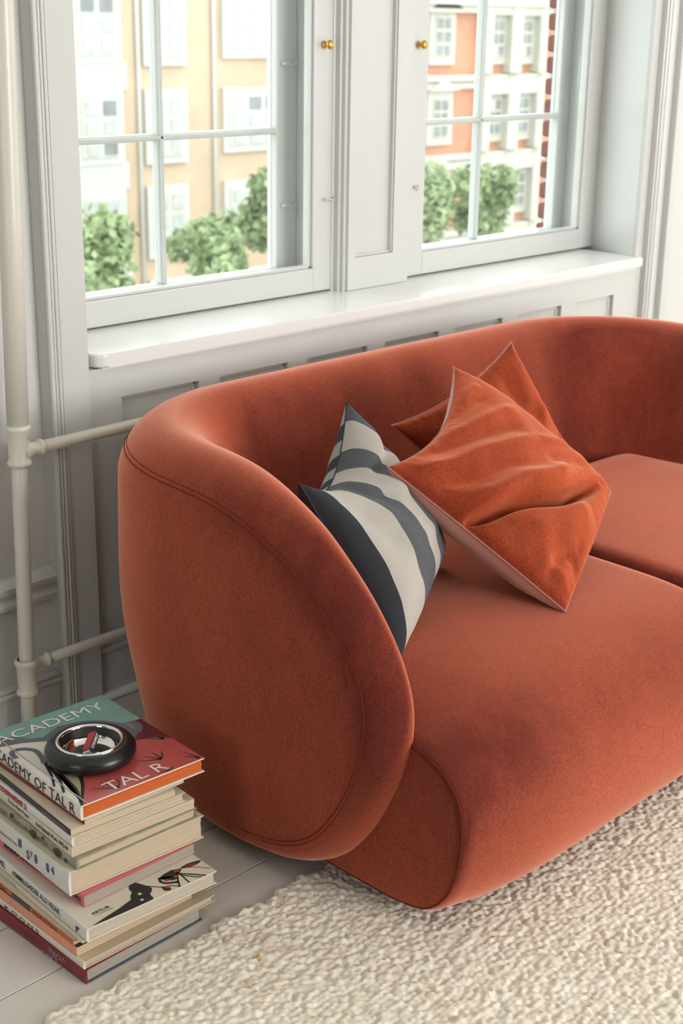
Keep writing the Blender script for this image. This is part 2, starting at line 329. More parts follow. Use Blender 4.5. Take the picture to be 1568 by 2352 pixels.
def knob(par, x, y, z):
    lathe('knob', [(0, 0), (.0085, 0), (.0085, -.003), (.0045, -.005), (.004, -.012), (.010, -.017), (.0118, -.022), (.010, -.0265), (.006, -.029), (0, -.0295)], (x, y, z), M['brass'], par, n=20, axis='Y')
def hook(par, x0, y, z, dx, name='hook'):
    V, F = tube_np(catmull([(x0, y, z), (x0 + dx * .2, y - .008, z + .002), (x0 + dx * .7, y - .009, z - .002), (x0 + dx, y - .004, z + .004), (x0 + dx * 1.05, y, z - .01)], 4), .0025, 6)
    V2, F2 = tube_np([(x0, y + .004, z), (x0, y - .010, z)], .0045, 8); F2 = [tuple(i + len(V) for i in f) for f in F2]
    from_np(name, list(V) + list(V2), F + F2, M['wood'], par)
def window(name, xa, xb, xi0, xi1, yo, ga, gb, mx, knobx):
    """xa..xb opening, xi0..xi1 inner casement glass, outer sash glass ga..gb at yo, muntin at mx"""
    w = root(name, ((xa + xb) / 2, 2.7, .82), kind='structure')
    zi0, zi1, zb = .884, 2.18, .822
    yi0, yi1 = 2.690, 2.722
    f = boxes('inner_casement', [(xa, xi0, yi0, yi1, zb, 2.25), (xi1, xb, yi0, yi1, zb, 2.25), (xi0, xi1, yi0, yi1, zb, zi0), (xi0, xi1, yi0, yi1, zi1, 2.25)], M['wood'], w, bev=.0025)
    boxes('glazing_bead', [(xi0, xi0 + .008, yi0 + .010, yi1, zi0, zi1), (xi1 - .008, xi1, yi0 + .010, yi1, zi0, zi1), (xi0, xi1, yi0 + .010, yi1, zi0, zi0 + .008)], M['wood'], f, bev=.002)
    box('pane', xi0, xi1, yi1 - .008, yi1 - .005, zi0, zi1, M['glass'], f)
    # jamb lining of the box between the two sashes
    bd = .022
    boxes('jamb_lining', [(xa - .01, xa + bd, yi1, yo + .06, ZS, ZH), (xb - bd, xb + .01, yi1, yo + .036, ZS, ZH), (xa, xb, yi1, yo + .07, ZS, .852), (xa, xb, yi1, yo + .06, 2.23, ZH)], M['wood'], w, bev=.002)
    boxes('threshold_strip', [(xa + bd, xb - bd, yi1 + .02, yi1 + .034, .852, .862)], M['wood'], w, bev=.002)
    yo1 = yo + .034; zg0 = .876; zm = 1.232
    sash = boxes('outer_sash', [(xa + bd, ga, yo, yo1, .852, 2.23), (gb, xb - bd, yo, yo1, .852, 2.23), (ga, gb, yo, yo1, .852, zg0), (ga, gb, yo, yo1, 2.17, 2.23)], M['wood'], w, bev=.003)
    bm = bmesh.new(); t = .0085
    bx(bm, mx - t, mx + t, yo + .004, yo1 - .006, zg0, 2.17, .003); bx(bm, mx - .005, mx + .005, yo - .003, yo + .01, zg0, 2.17, .002)
    from_bm('muntin', bm, M['wood'], sash)
    zs = [zg0, zm, zm + .372, zm + .744, 2.17]
    for z in zs[1:-1]:
        bm = bmesh.new(); bx(bm, ga, gb, yo + .004, yo1 - .006, z - t, z + t, .003); bx(bm, ga, gb, yo - .003, yo + .01, z - .005, z + .005, .002); from_bm('muntin', bm, M['wood'], sash)
    for i in range(4):
        for c0, c1 in ((ga, mx - t), (mx + t, gb)): box('pane', c0, c1, yo + .018, yo + .021, zs[i] + .004, zs[i + 1] - .004, M['glass'], sash)
    knob(w, knobx, yi0, 1.449)
    return w
w1 = window('window_1', 1.80, 2.718, 1.885, 2.652, 2.80, 1.875, 2.622, 2.240, 2.684)
w2 = window('window_2', 2.985, 3.932, 3.090, 3.858, 2.80, 3.085, 3.855, 3.466, 3.045)
for z in (1.04, 1.40): hook(w1, 2.640, 2.795, z, .045)
hook(w1, 2.690, 2.690, 1.062, .035)
hook(w2, 3.045, 2.690, 1.070, .012)
# stay bar hanging on the right box lining of the right window
V, F = tube_np(catmull([(3.900, 2.76, 1.40), (3.893, 2.752, 1.41), (3.886, 2.75, 1.395), (3.885, 2.75, 1.33), (3.886, 2.752, 1.315)], 5), .004, 7)
from_np('stay_bar', V, F, M['wood'], w2)
# brick pier outside the right window: single bricks bedded in recessed mortar
pier = root('brick_pier', (4.1, 3.0, -.4), label='dark red brick pier with pale mortar joints outside the right-hand window', cat='pier')
box('mortar_core', 4.008, 4.30, 2.872, 2.955, -.4, 2.75, M['mortar'], pier)
z = -.4
row = 0
bricks = []
while z < 2.7:
    j = random.uniform(-.003, .003)
    bm = bmesh.new(); bx(bm, 3.984 + j, 4.26, 2.870, 2.960 + random.uniform(-.003, .003), z, z + .052, .009, 2)
    from_bm('brick', bm, M['brick'], pier); z += .0675; row += 1

# ------------------------------------------------------------------ radiator pipes
pr = root('heating_pipe', (1.55, 2.42, 0), label='cream painted vertical heating pipe with two branches in front of the wall', cat='pipe')
px_ = lambda z: 1.524 + .0255 * z
def vpipe(name, z0, z1, r, par=pr, n=20): return tube(name, [(px_(z), 2.415, z) for z in np.linspace(z0, z1, 6)], r, M['pipe'], par, n=n)
vpipe('riser', .0, .70, .0165); vpipe('upper_riser', .69, ZC - .001, .0225)
def fitting(zc, dz, rb, zbr, rbr):
    prof = [(rb, zc - dz), (rb + .004, zc - dz + .003), (rb + .005, zc - dz + .008), (rb + .003, zc - dz + .012), (rb + .0005, zc - dz + .016), (rb + .0015, zc), (rb + .0025, zc + dz - .016), (rb + .005, zc + dz - .012), (rb + .0065, zc + dz - .007), (rb + .005, zc + dz - .002), (rb, zc + dz)]
    b = lathe('tee_joint', [(r, z - zc) for r, z in prof], (px_(zc), 2.415, zc), M['pipe'], pr, n=24)
    x = px_(zbr)
    lathe('branch_collar', [(rbr + .010, rb - .016), (rbr + .008, rb - .004), (rbr + .004, rb + .004), (rbr + .001, rb + .012), (rbr + .0012, rb + .024), (rbr + .005, rb + .027), (rbr + .0055, rb + .031), (rbr + .004, rb + .0345), (rbr, rb + .036)], (x, 2.415, zbr), M['pipe'], b, n=20, axis='X')
fitting(.676, .044, .0205, .662, .0128); fitting(.160, .042, .020, .185, .0115)
tube('branch_pipe', [(px_(.66), 2.415, .662), (1.7, 2.415, .663), (3.3, 2.415, .672)], .0128, M['pipe'], pr, n=16)
tube('branch_pipe', [(px_(.18), 2.415, .185), (1.7, 2.415, .186), (3.3, 2.415, .194)], .0115, M['pipe'], pr, n=16)
lathe('floor_collar', [(.019, .03), (.024, .026), (.029, .014), (.032, .0), (0, 0)], (px_(0), 2.415, 0.001), M['pipe'], pr, n=24)

# ------------------------------------------------------------------ rug: bouclé loops as real relief
def rug():
    xa, xb, ya, yb = .68, 2.95, .50, 1.625; st = .0025
    nx, ny = int((xb - xa) / st), int((yb - ya) / st)
    X, Y = np.meshgrid(np.linspace(xa, xb, nx), np.linspace(ya, yb, ny), indexing='ij')
    cs = .0112; gx, gy = int((xb - xa) / cs) + 4, int((yb - ya) / cs) + 4
    jx = RNG.uniform(.2, .8, (gx, gy)); jy = RNG.uniform(.2, .8, (gx, gy)); hh = RNG.uniform(.72, 1.1, (gx, gy)); rr = RNG.uniform(.60, .82, (gx, gy)) * cs
    big = RNG.random((gx, gy)) < .06; rr[big] *= 1.3; hh[big] *= 1.25
    ix = ((X - xa) / cs).astype(int) + 1; iy = ((Y - ya) / cs).astype(int) + 1; H = np.zeros_like(X)
    for dx in (-1, 0, 1):
        for dy in (-1, 0, 1):
            a, b = ix + dx, iy + dy
            px = xa + (a - 1 + jx[a, b]) * cs; py = ya + (b - 1 + jy[a, b]) * cs
            d2 = ((X - px) ** 2 + (Y - py) ** 2) / rr[a, b] ** 2
            H = np.maximum(H, np.where(d2 < 1, np.sqrt(np.clip(1 - d2, 0, 1)), 0) * hh[a, b])
    for _ in range(1): Hp = np.pad(H, 1, mode='edge'); H = (Hp[1:-1, 1:-1] * 4 + 2 * (Hp[:-2, 1:-1] + Hp[2:, 1:-1] + Hp[1:-1, :-2] + Hp[1:-1, 2:]) + Hp[:-2, :-2] + Hp[2:, 2:] + Hp[:-2, 2:] + Hp[2:, :-2]) / 16
    Z = .003 + .0098 * H
    # wavy bound edge along the back
    wob = .006 * np.sin(X * 37) + .004 * np.sin(X * 91 + 1.3) + .004 * np.sin(X * 203)
    Yo = np.where(Y > yb - .06, Y + wob * (Y - (yb - .06)) / .06, Y)
    ed = np.clip((yb - Y) / .012, 0, 1); Z = Z * (.15 + .85 * np.sqrt(ed))
    V = np.stack([X, Yo, Z], -1).reshape(-1, 3)
    i = np.arange(nx * ny).reshape(nx, ny); F = np.stack([i[:-1, :-1], i[1:, :-1], i[1:, 1:], i[:-1, 1:]], -1).reshape(-1, 4)
    me = bpy.data.meshes.new('rug'); me.vertices.add(len(V)); me.vertices.foreach_set('co', V.ravel().astype(np.float32))
    me.loops.add(F.size); me.loops.foreach_set('vertex_index', F.ravel().astype(np.int32))
    me.polygons.add(len(F)); me.polygons.foreach_set('loop_start', np.arange(0, F.size, 4, dtype=np.int32)); me.polygons.foreach_set('loop_total', np.full(len(F), 4, np.int32))
    me.update(calc_edges=True)
    r = root('rug', (1.8, 1.0, 0), label='cream wool rug of nubbly loops with tan flecks under the front of the sofa', cat='rug')
    link('loop_pile', me, M['rug'], r, smooth=True, kind='stuff')
    box('backing', xa + .004, xb - .004, ya + .004, yb - .012, .0004, .0035, mat('rug_backing', srgb(170, 155, 130), .9), r)
rug()

# ------------------------------------------------------------------ sofa
sofa = root('sofa', (2.5, 1.9, 0), label='rust orange velvet sofa with curved wraparound back below the windows', cat='sofa')
def S(e0, e1, x): t = np.clip((x - e0) / (e1 - e0), 0, 1); return t * t * (3 - 2 * t)
def shell():
    y_tip, xc, yc, R = 1.390, 1.655, 2.285, .34
    straight = yc - R - y_tip; arc = R * PI / 2; back = (5.0 - 2 * xc) - 2 * R; Ltot = 2 * straight + 2 * arc + back
    topl = [(.0, .400), (.010, .455), (.042, .520), (.100, .588), (.175, .645), (.262, .692), (.40, .734), (.53, .750), (.75, .754), (1.0, .754)]
    botl = [(1.0, .004), (.6, .004), (.42, .006), (.32, .014), (.225, .038), (.145, .085), (.080, .160), (.032, .250), (.006, .330)]
    half = catmull([(Ltot / 2, .755), (Ltot / 2 - .3, .7545)] + topl[::-1] + botl[::-1] + [(Ltot / 2 - .3, .004), (Ltot / 2, .004)], 12)
    # resample evenly
    seg = np.r_[0, np.cumsum(np.linalg.norm(np.diff(half, axis=0), axis=1))]
    nh = 230; q = np.linspace(0, seg[-1], nh); hs = np.stack([np.interp(q, seg, half[:, 0]), np.interp(q, seg, half[:, 1])], -1)
    other = hs[::-1].copy(); other[:, 0] = Ltot - other[:, 0]
    out = np.vstack([hs, other[1:-1]]); n = len(out)
    zc = .40; s0 = .36
    Q = np.stack([np.clip(out[:, 0], s0, Ltot - s0), np.full(n, zc)], -1)
    # spread the spine points so that quads stay even
    D = np.linalg.norm(out - Q, axis=1)
    rings = [0, .0015, .006, .014, .025, .039, .056, .076, .10, .13, .17, .22]; ts = [.62, .45, .28, .12, 0.0]
    def place(s, z, w):
        s = np.asarray(s); X = np.empty_like(s); Y = np.empty_like(s)
        a = s < straight; b = (s >= straight) & (s < straight + arc); c = (s >= straight + arc) & (s <= Ltot - straight - arc)
        d = (s > Ltot - straight - arc) & (s <= Ltot - straight); e = s > Ltot - straight
        X[a] = xc - w[a]; Y[a] = y_tip + s[a]
        t = (s[b] - straight) / R; X[b] = xc + R - (R + w[b]) * np.cos(t); Y[b] = yc - R + (R + w[b]) * np.sin(t)
        X[c] = xc + R + (s[c] - straight - arc); Y[c] = yc + w[c]
        t = (s[d] - (Ltot - straight - arc)) / R; X[d] = 5 - xc - R + (R + w[d]) * np.sin(t); Y[d] = yc - R + (R + w[d]) * np.cos(t)
        X[e] = 5 - xc + w[e]; Y[e] = yc - R - (s[e] - (Ltot - straight))
        return np.stack([X, Y, z], -1)
    tipf = lambda s: S(0, .62, np.minimum(s, Ltot - s))
    lean = lambda s, z: .055 * S(straight - .15, straight + .3, np.minimum(s, Ltot - s)) * (1 - S(.0, .42, z))
    def w_out(dd, s, z):
        e = .045 * (1 - tipf(s)); r = .050 + .065 * S(.18, .50, z)
        return e + (.105 - e) * np.sqrt(np.clip(1 - (1 - np.minimum(dd / r, 1)) ** 2, 0, 1)) + .006 * np.clip((dd - .03) / .25, 0, 1) - lean(s, z)
    def ring(side, d=None, t=None):
        if d is not None: tt = 1 - np.minimum(d / D, 1)
        else: tt = np.full(n, t) * (1 - .22 / D) / .62 * 1.0 if False else np.full(n, t) * (1 - .22 / D.clip(.25))
        P = Q + (out - Q) * tt[:, None]; dd = D * (1 - tt)
        s, z = P[:, 0], P[:, 1]
        if side > 0:   # outer face
            w = w_out(dd, s, z)
        else:          # inner face, softer and deeper lower down
            g = tipf(s); e = .045 * (1 - g); a, r = .045 + .055 * g, .15; w = e - a * np.sqrt(np.clip(1 - (1 - np.minimum(dd / r, 1)) ** 2, 0, 1))
            w = w - .055 * g * np.clip((.68 - z) / .30, 0, 1) * np.clip(dd / .2, 0, 1) - lean(s, z)
        return place(s, z, w), w, s, z
    def half_mesh(side):
        V = []; 
        for d in rings: V.append(ring(side, d=d)[0])
        for t in [.8, .6, .4, .2, 0.0]: V.append(ring(side, t=t)[0])
        return V
    V = []; F = []; rows = []
    A = half_mesh(1); B = half_mesh(-1)
    seq = A[::-1] + B[1:]
    for r in seq: rows.append(len(V)); V.extend(r)
    for k in range(len(seq) - 1):
        for i in range(n):
            j = (i + 1) % n; F.append((rows[k] + i, rows[k] + j, rows[k + 1] + j, rows[k + 1] + i))
    bm = bmesh.new(); vv = [bm.verts.new(v) for v in V]
    for f in F:
        bm.faces.new([vv[i] for i in f])
    # close the collapsed spine
    bmesh.ops.remove_doubles(bm, verts=bm.verts, dist=2e-4)
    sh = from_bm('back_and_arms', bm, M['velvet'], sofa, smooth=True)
    # welt and twin stitch rows on the outer face, running inside the edge
    def seam_path(d, lift):
        P, w, s, z = ring(1, d=d)
        P2 = P.copy(); k = (z > .03); 
        nrm = place(s, z, w + lift) ; return nrm[k & (np.arange(n) >= 0)], s[k], z[k]
    for d, rad in ((.050, .0011), (.058, .0011)):
        tt = 1 - np.minimum(d / D, 1); P = Q + (out - Q) * tt[:, None]; s, z = P[:, 0], P[:, 1]
        w = w_out(np.full(n, d), s, z)
        pts = place(s, z, np.full(n, w + .0002))
        # only the part above the floor curve
        idx = np.arange(n); rolled = np.roll(idx, n // 4); keep = [i for i in range(n) if z[i] > .06 or s[i] < .5 or s[i] > Ltot - .5]
        runs = []; cur = []
        for i in list(range(n)) + [0]:
            if z[i] > .066: cur.append(pts[i])
            elif cur: runs.append(cur); cur = []
        if cur: runs.append(cur)
        if len(runs) > 1 and z[0] > .066: runs[0] = runs[-1] + runs[0]; runs.pop()
        for rn in runs:
            rn = np.array(rn)
            if d > .055:
                tube('seam', rn, rad, M['velvet_seam'], sh, n=5)
            else:                       # broken line of stitches
                sg = np.r_[0, np.cumsum(np.linalg.norm(np.diff(rn, axis=0), axis=1))]; VV = []; FF = []
                q = 0.0
                while q < sg[-1] - .006:
                    a = [np.interp(q + u, sg, rn[:, c]) for u in (0,) for c in range(3)]; b = [np.interp(q + .0042, sg, rn[:, c]) for c in range(3)]
                    V1, F1 = tube_np([a, b], .0008, 4); FF += [tuple(i + len(VV) for i in f) for f in F1]; VV += list(V1); q += .0062
                from_np('stitching', VV, FF, M['velvet_seam'], sh, kind='stuff')
shell()

def seat_block(name, x0, x1, soft0, soft1):
    """one seat: rounded front section swept along x; soft0 True where the end shows its sewn side panel"""
    prof = catmull([(2.04, .006), (1.8, .006), (1.50, .006), (1.405, .008), (1.325, .028), (1.266, .090), (1.238, .180), (1.238, .275), (1.268, .340), (1.325, .381), (1.41, .402), (1.55, .409), (1.9, .409), (2.04, .400), (2.06, .30), (2.06, .1)], 8, closed=True)
    sg = np.r_[0, np.cumsum(np.linalg.norm(np.diff(np.vstack([prof, prof[:1]]), axis=0), axis=1))]
    n = 150; q = np.linspace(0, sg[-1], n, endpoint=False); pc = np.vstack([prof, prof[:1]]); P = np.stack([np.interp(q, sg, pc[:, 0]), np.interp(q, sg, pc[:, 1])], -1)
    T = np.roll(P, -1, 0) - np.roll(P, 1, 0); T /= np.linalg.norm(T, axis=1)[:, None]; Nn = np.stack([-T[:, 1], T[:, 0]], -1)
    if ((P - P.mean(0)) * Nn).sum() > 0: Nn = -Nn       # inward
    C = np.array([1.72, .21]); V = []; 
    xs = []
    for t in (0, .004, .012, .025, .045, .07, .10, .14, .19, .25): xs.append(x0 + t)
    for t in np.linspace(.32, x1 - x0 - .12, 8): xs.append(x0 + t)
    for t in (.09, .06, .04, .025, .014, .006, .002, 0): xs.append(x1 - t)
    def inset(x):
        e = 0
        a = x - x0; b = x1 - x
        if soft0: e += .034 * max(0, 1 - a / .27) ** 2 + .006 * max(0, 1 - a / .012) ** 2
        else: r = .035; e += r * (1 - math.sqrt(max(0, 1 - max(0, 1 - a / r) ** 2)))
        if soft1: e += .034 * max(0, 1 - b / .27) ** 2 + .006 * max(0, 1 - b / .012) ** 2
        else: r = .035; e += r * (1 - math.sqrt(max(0, 1 - max(0, 1 - b / r) ** 2)))
        return e
    crown = lambda x: .010 * math.sin(PI * (x - x0) / (x1 - x0))
    rows = []
    for t in (0, .3, .6, .85, .96):
        B = P + Nn * inset(x0); R = C + (B - C) * t; bul = .014 * (1 - t * t); rows.append(np.stack([np.full(n, x0 - (bul if soft0 else bul * .3)), R[:, 0], R[:, 1]], -1))
    for x in xs:
        B = P + Nn * inset(x); z = B[:, 1].copy(); z += np.where((z > .3) & (B[:, 0] > 1.25), crown(x) * np.clip((z - .3) / .1, 0, 1), 0)
        rows.append(np.stack([np.full(n, x), B[:, 0], z], -1))
    for t in (.96, .85, .6, .3, 0):
        B = P + Nn * inset(x1); R = C + (B - C) * t; bul = .014 * (1 - t * t); rows.append(np.stack([np.full(n, x1 + (bul if soft1 else bul * .3)), R[:, 0], R[:, 1]], -1))
    bm = bmesh.new(); vv = [[bm.verts.new(v) for v in r] for r in rows]
    for k in range(len(rows) - 1):
        for i in range(n): j = (i + 1) % n; bm.faces.new((vv[k][i], vv[k][j], vv[k + 1][j], vv[k + 1][i]))
    bmesh.ops.remove_doubles(bm, verts=bm.verts, dist=1e-5)
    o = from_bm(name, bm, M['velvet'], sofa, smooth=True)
    if soft0 or soft1:
        x = x0 if soft0 else x1; B = P + Nn * inset(x); sel = [(x, b[0], b[1]) for b in B]
        tube('piped_seam', sel, .0016, M['velvet_seam'], o, n=6, closed=True)
seat_block('seat', 1.612, 2.493, True, False)
seat_block('seat', 2.503, 3.388, False, True)

# ------------------------------------------------------------------ cushions
def S(e0, e1, x): t = np.clip((x - e0) / (e1 - e0), 0, 1); return t * t * (3 - 2 * t)
def crease(u, v, pts, w, d, side=0.0):
    """soft valley (d<0) or ridge (d>0) along a polyline in the cushion's own u,v"""
    pts = catmull([(*p, 0) for p in pts], 6)[:, :2]; best = np.full(u.shape, 9.0); sgn = np.zeros(u.shape); par = np.zeros(u.shape)
    for i in range(len(pts) - 1):
        a, b = pts[i], pts[i + 1]; ab = b - a; L2 = ab @ ab + 1e-12
        t = np.clip(((u - a[0]) * ab[0] + (v - a[1]) * ab[1]) / L2, 0, 1); dx = u - a[0] - t * ab[0]; dy = v - a[1] - t * ab[1]
        dist = np.hypot(dx, dy); m_ = dist < best; best = np.where(m_, dist, best); par = np.where(m_, (i + t) / (len(pts) - 1), par)
        cr = (ab[0] * dy - ab[1] * dx); sgn = np.where(m_, np.sign(cr), sgn)
    ww = w * (1 + side * sgn); return d * np.exp(-(best / ww) ** 2) * np.clip(np.sin(PI * np.clip(par, .02, .98)) * 1.6, 0, 1)
def cushion(name, C4, sag, tf, tb, mf, mb, creases_f=(), creases_b=(), piping=None, label='', group=None, stripes=None, N=100, pw=.42, loc=None):
    """C4: corners u0v0,u1v0,u1v1,u0v1; sag: inward pull of each edge (v0,u1,v1,u0) as vectors or amounts"""
    a, b, c, d = [np.array(p, float) for p in C4]; cen = (a + b + c + d) / 4
    nrm = -np.cross(c - a, d - b); nrm /= np.linalg.norm(nrm)
    g = np.linspace(0, 1, N); g = .5 - .5 * np.cos(PI * g) * (1 - .0); g = .35 * g + .65 * np.linspace(0, 1, N)
    U, Vv = np.meshgrid(g, g, indexing='ij')
    def edge(p, q, sg, t):
        s = sg if hasattr(sg, '__len__') else None
        mid = (p + q) / 2; inward = (cen - mid); inward /= np.linalg.norm(inward)
        vec = np.array(sg[:3], float) if s is not None else inward * sg
        prof = (np.sin(PI * t) ** .8)[..., None]; return p + (q - p) * t[..., None] + vec * prof
    e_v0 = edge(a, b, sag[0], U); e_v1 = edge(d, c, sag[2], U); e_u0 = edge(a, d, sag[3], Vv); e_u1 = edge(b, c, sag[1], Vv)
    bil = a * ((1 - U) * (1 - Vv))[..., None] + b * (U * (1 - Vv))[..., None] + c * (U * Vv)[..., None] + d * ((1 - U) * Vv)[..., None]
    base = e_v0 * (1 - Vv)[..., None] + e_v1 * Vv[..., None] + e_u0 * (1 - U)[..., None] + e_u1 * U[..., None] - bil
    prof = (np.clip(4 * U * (1 - U), 0, 1) * np.clip(4 * Vv * (1 - Vv), 0, 1)) ** pw
    def noise(seed):
        r = np.random.default_rng(seed); H = np.zeros_like(U)
        for k in range(26):
            f = r.uniform(3, 22); an = r.uniform(0, 2 * PI); ph = r.uniform(0, 2 * PI); H += np.sin(f * (U * math.cos(an) + Vv * math.sin(an)) * 2 + ph) / f
        # puckers along the sewn edges
        eu = np.minimum(U, 1 - U); ev = np.minimum(Vv, 1 - Vv)
        H += .30 * np.sin(Vv * 95 + 3 * np.sin(Vv * 13)) * np.exp(-eu / .035) + .30 * np.sin(U * 95 + 3 * np.sin(U * 11)) * np.exp(-ev / .035)
        return H * .004
    rt = root(name, loc or tuple(cen), label=label, cat='cushion', group=group)
    out = []
    for side, th, mm_, crs, nm in ((1, tf, mf, creases_f, 'front_panel'), (-1, tb, mb, creases_b, 'back_panel')):
        H = th * prof + noise(3 if side > 0 else 9) * np.clip(prof * 3, 0, 1)
        dd = np.zeros_like(U)
        for cr in crs: dd = dd + crease(U, Vv, *cr)
        H = H + dd * np.clip(prof * 2.2, 0, 1)
        P = base + nrm * (side * H)[..., None]
        i = np.arange(N * N).reshape(N, N); F = np.stack([i[:-1, :-1], i[1:, :-1], i[1:, 1:], i[:-1, 1:]], -1).reshape(-1, 4)
        if side < 0: F = F[:, ::-1]
        o = from_np(nm, P.reshape(-1, 3), F, mm_, rt)
        uv = o.data.uv_layers.new(name='UVMap'); li = np.empty(len(o.data.loops), np.int32); o.data.loops.foreach_get('vertex_index', li)
        uvs = np.stack([U.ravel()[li], Vv.ravel()[li]], -1).ravel(); uv.data.foreach_set('uv', uvs)
        out.append(o)
    rim = np.vstack([base[:, 0], base[-1, 1:], base[-2::-1, -1], base[0, -2:0:-1]])
    tube('piping', rim, .0022 if piping else .0016, piping or mf, rt, n=7, closed=True)
    return rt
def striped(name, stops):
    """woven cotton: stripes along v by colour ramp over u"""
    m = bpy.data.materials.new(name); m.use_nodes = True; nt = m.node_tree; N = nt.nodes; L = nt.links; p = N['Principled BSDF']
    p.inputs['Roughness'].default_value = .9; p.inputs['Specular IOR Level'].default_value = .15
    uv = N.new('ShaderNodeTexCoord'); sp = N.new('ShaderNodeSeparateXYZ'); L.new(uv.outputs['UV'], sp.inputs[0])
    cr = N.new('ShaderNodeValToRGB'); cr.color_ramp.interpolation = 'CONSTANT'; el = cr.color_ramp.elements
    el[0].position = 0; el[0].color = stops[0][1]; el[1].position = stops[1][0]; el[1].color = stops[1][1]
    for pos, c in stops[2:]: q = el.new(pos); q.color = c
    L.new(sp.outputs[0], cr.inputs[0])
    ck = N.new('ShaderNodeTexChecker'); ck.inputs['Scale'].default_value = 250; L.new(uv.outputs['UV'], ck.inputs['Vector']); ck.inputs[1].default_value = (.72, .72, .72, 1); ck.inputs[2].default_value = (1.1, 1.1, 1.1, 1)
    mx = N.new('ShaderNodeMix'); mx.data_type = 'RGBA'; mx.blend_type = 'MULTIPLY'; mx.inputs[0].default_value = 1
    L.new(cr.outputs[0], mx.inputs[6]); L.new(ck.outputs[0], mx.inputs[7]); L.new(mx.outputs[2], p.inputs['Base Color'])
    b = N.new('ShaderNodeBump'); b.inputs['Strength'].default_value = .5; b.inputs['Distance'].default_value = .0008; L.new(ck.outputs['Fac'], b.inputs['Height']); L.new(b.outputs[0], p.inputs['Normal'])
    return m
DK, LT, MD = srgb(58, 61, 66), srgb(190, 184, 174), srgb(96, 98, 102)
mS = striped('striped_woven_cotton', [(0, DK), (.08, LT), (.28, MD), (.48, LT), (.61, MD), (.76, LT), (.92, MD)])
DB = srgb(70, 73, 78)
st = []
for i in range(12): st.append((i / 12, DB if i % 2 == 0 else srgb(170, 168, 164)))
mSb = striped('narrow_striped_cotton', st)
# the striped cushion leaning on the left arm
cushion('throw_cushion', [(1.745, 1.803, .695), (2.000, 1.930, .780), (2.160, 1.800, .432), (1.745, 1.558, .385)],
        [(.02, .0, -.095), .03, .03, .02], .118, .095, mS, mSb,
        creases_f=[([(.45, -.02), (.40, .12), (.52, .30)], .05, -.016, .3), ([(.62, .0), (.58, .18), (.66, .36)], .05, .012, 0), ([(.50, .05), (.8, .20), (1, .22)], .04, -.014, 0), ([(.1, .02), (.15, .3), (.25, .6)], .07, -.008, 0), ([(.3, .15), (.32, .5), (.42, .8)], .06, .010, 0), ([(.45, .55), (.6, .62), (.85, .6)], .06, .006, 0)],
        label='grey and off-white striped woven cushion leaning against the left sofa arm', group=None)
# back velvet cushion, then the big front one
cushion('throw_cushion', [(2.235, 2.020, .668), (2.590, 1.975, .812), (2.835, 1.862, .425), (2.44, 1.88, .40)],
        [.03, .025, .03, .02], .06, .055, M['velvet_c'], M['pink'], piping=M['piping'],
        creases_f=[([(.8, 0), (.75, .3), (.9, .5)], .08, -.01, 0), ([(1, .35), (.85, .45), (.7, .7)], .05, .008, 0), ([(1, .6), (.9, .62), (.75, .75)], .05, -.01, 0)],
        label='rust velvet cushion with pink piping, upright behind the larger front cushion')
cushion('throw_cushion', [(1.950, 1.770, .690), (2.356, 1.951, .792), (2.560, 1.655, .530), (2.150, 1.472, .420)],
        [.052, -.012, .0, .004], .070, .105, M['velvet_c'], M['pink'], piping=M['piping'],
        creases_f=[([(-.05, .38), (.10, .45), (.26, .52), (.46, .69), (.68, .80), (.90, .90)], .027, -.074, .45), ([(-.02, .30), (.14, .40), (.32, .46), (.52, .60), (.75, .70)], .055, .030, 0),
                   ([(.05, .62), (.30, .74), (.60, .90)], .085, .022, 0),
                   ([(.02, .05), (.14, .14), (.36, .22), (.58, .36), (.78, .50)], .040, .014, 0), ([(.12, .02), (.30, .09), (.52, .20), (.75, .36)], .036, -.010, 0),
                   ([(.30, .0), (.48, .08), (.70, .20), (.88, .34)], .036, .011, 0), ([(.50, .0), (.66, .05), (.82, .14)], .028, -.007, 0), ([(.68, .0), (.80, .04), (.90, .10)], .024, .006, 0),
                   ([(.02, .18), (.15, .27), (.34, .34), (.52, .46)], .036, -.010, 0), ([(.92, .80), (.75, .66), (.60, .52)], .036, -.008, 0), ([(.95, .66), (.82, .56), (.70, .44)], .03, .007, 0),
                   ([(.0, .84), (.14, .84), (.28, .90)], .034, -.013, .2), ([(.04, .98), (.08, .86), (.05, .74)], .045, .010, 0), ([(.16, .99), (.22, .92), (.36, .92)], .035, -.007, 0)],
        label='large rust velvet cushion with deep crease and pink back, in front on the seat', pw=.40)

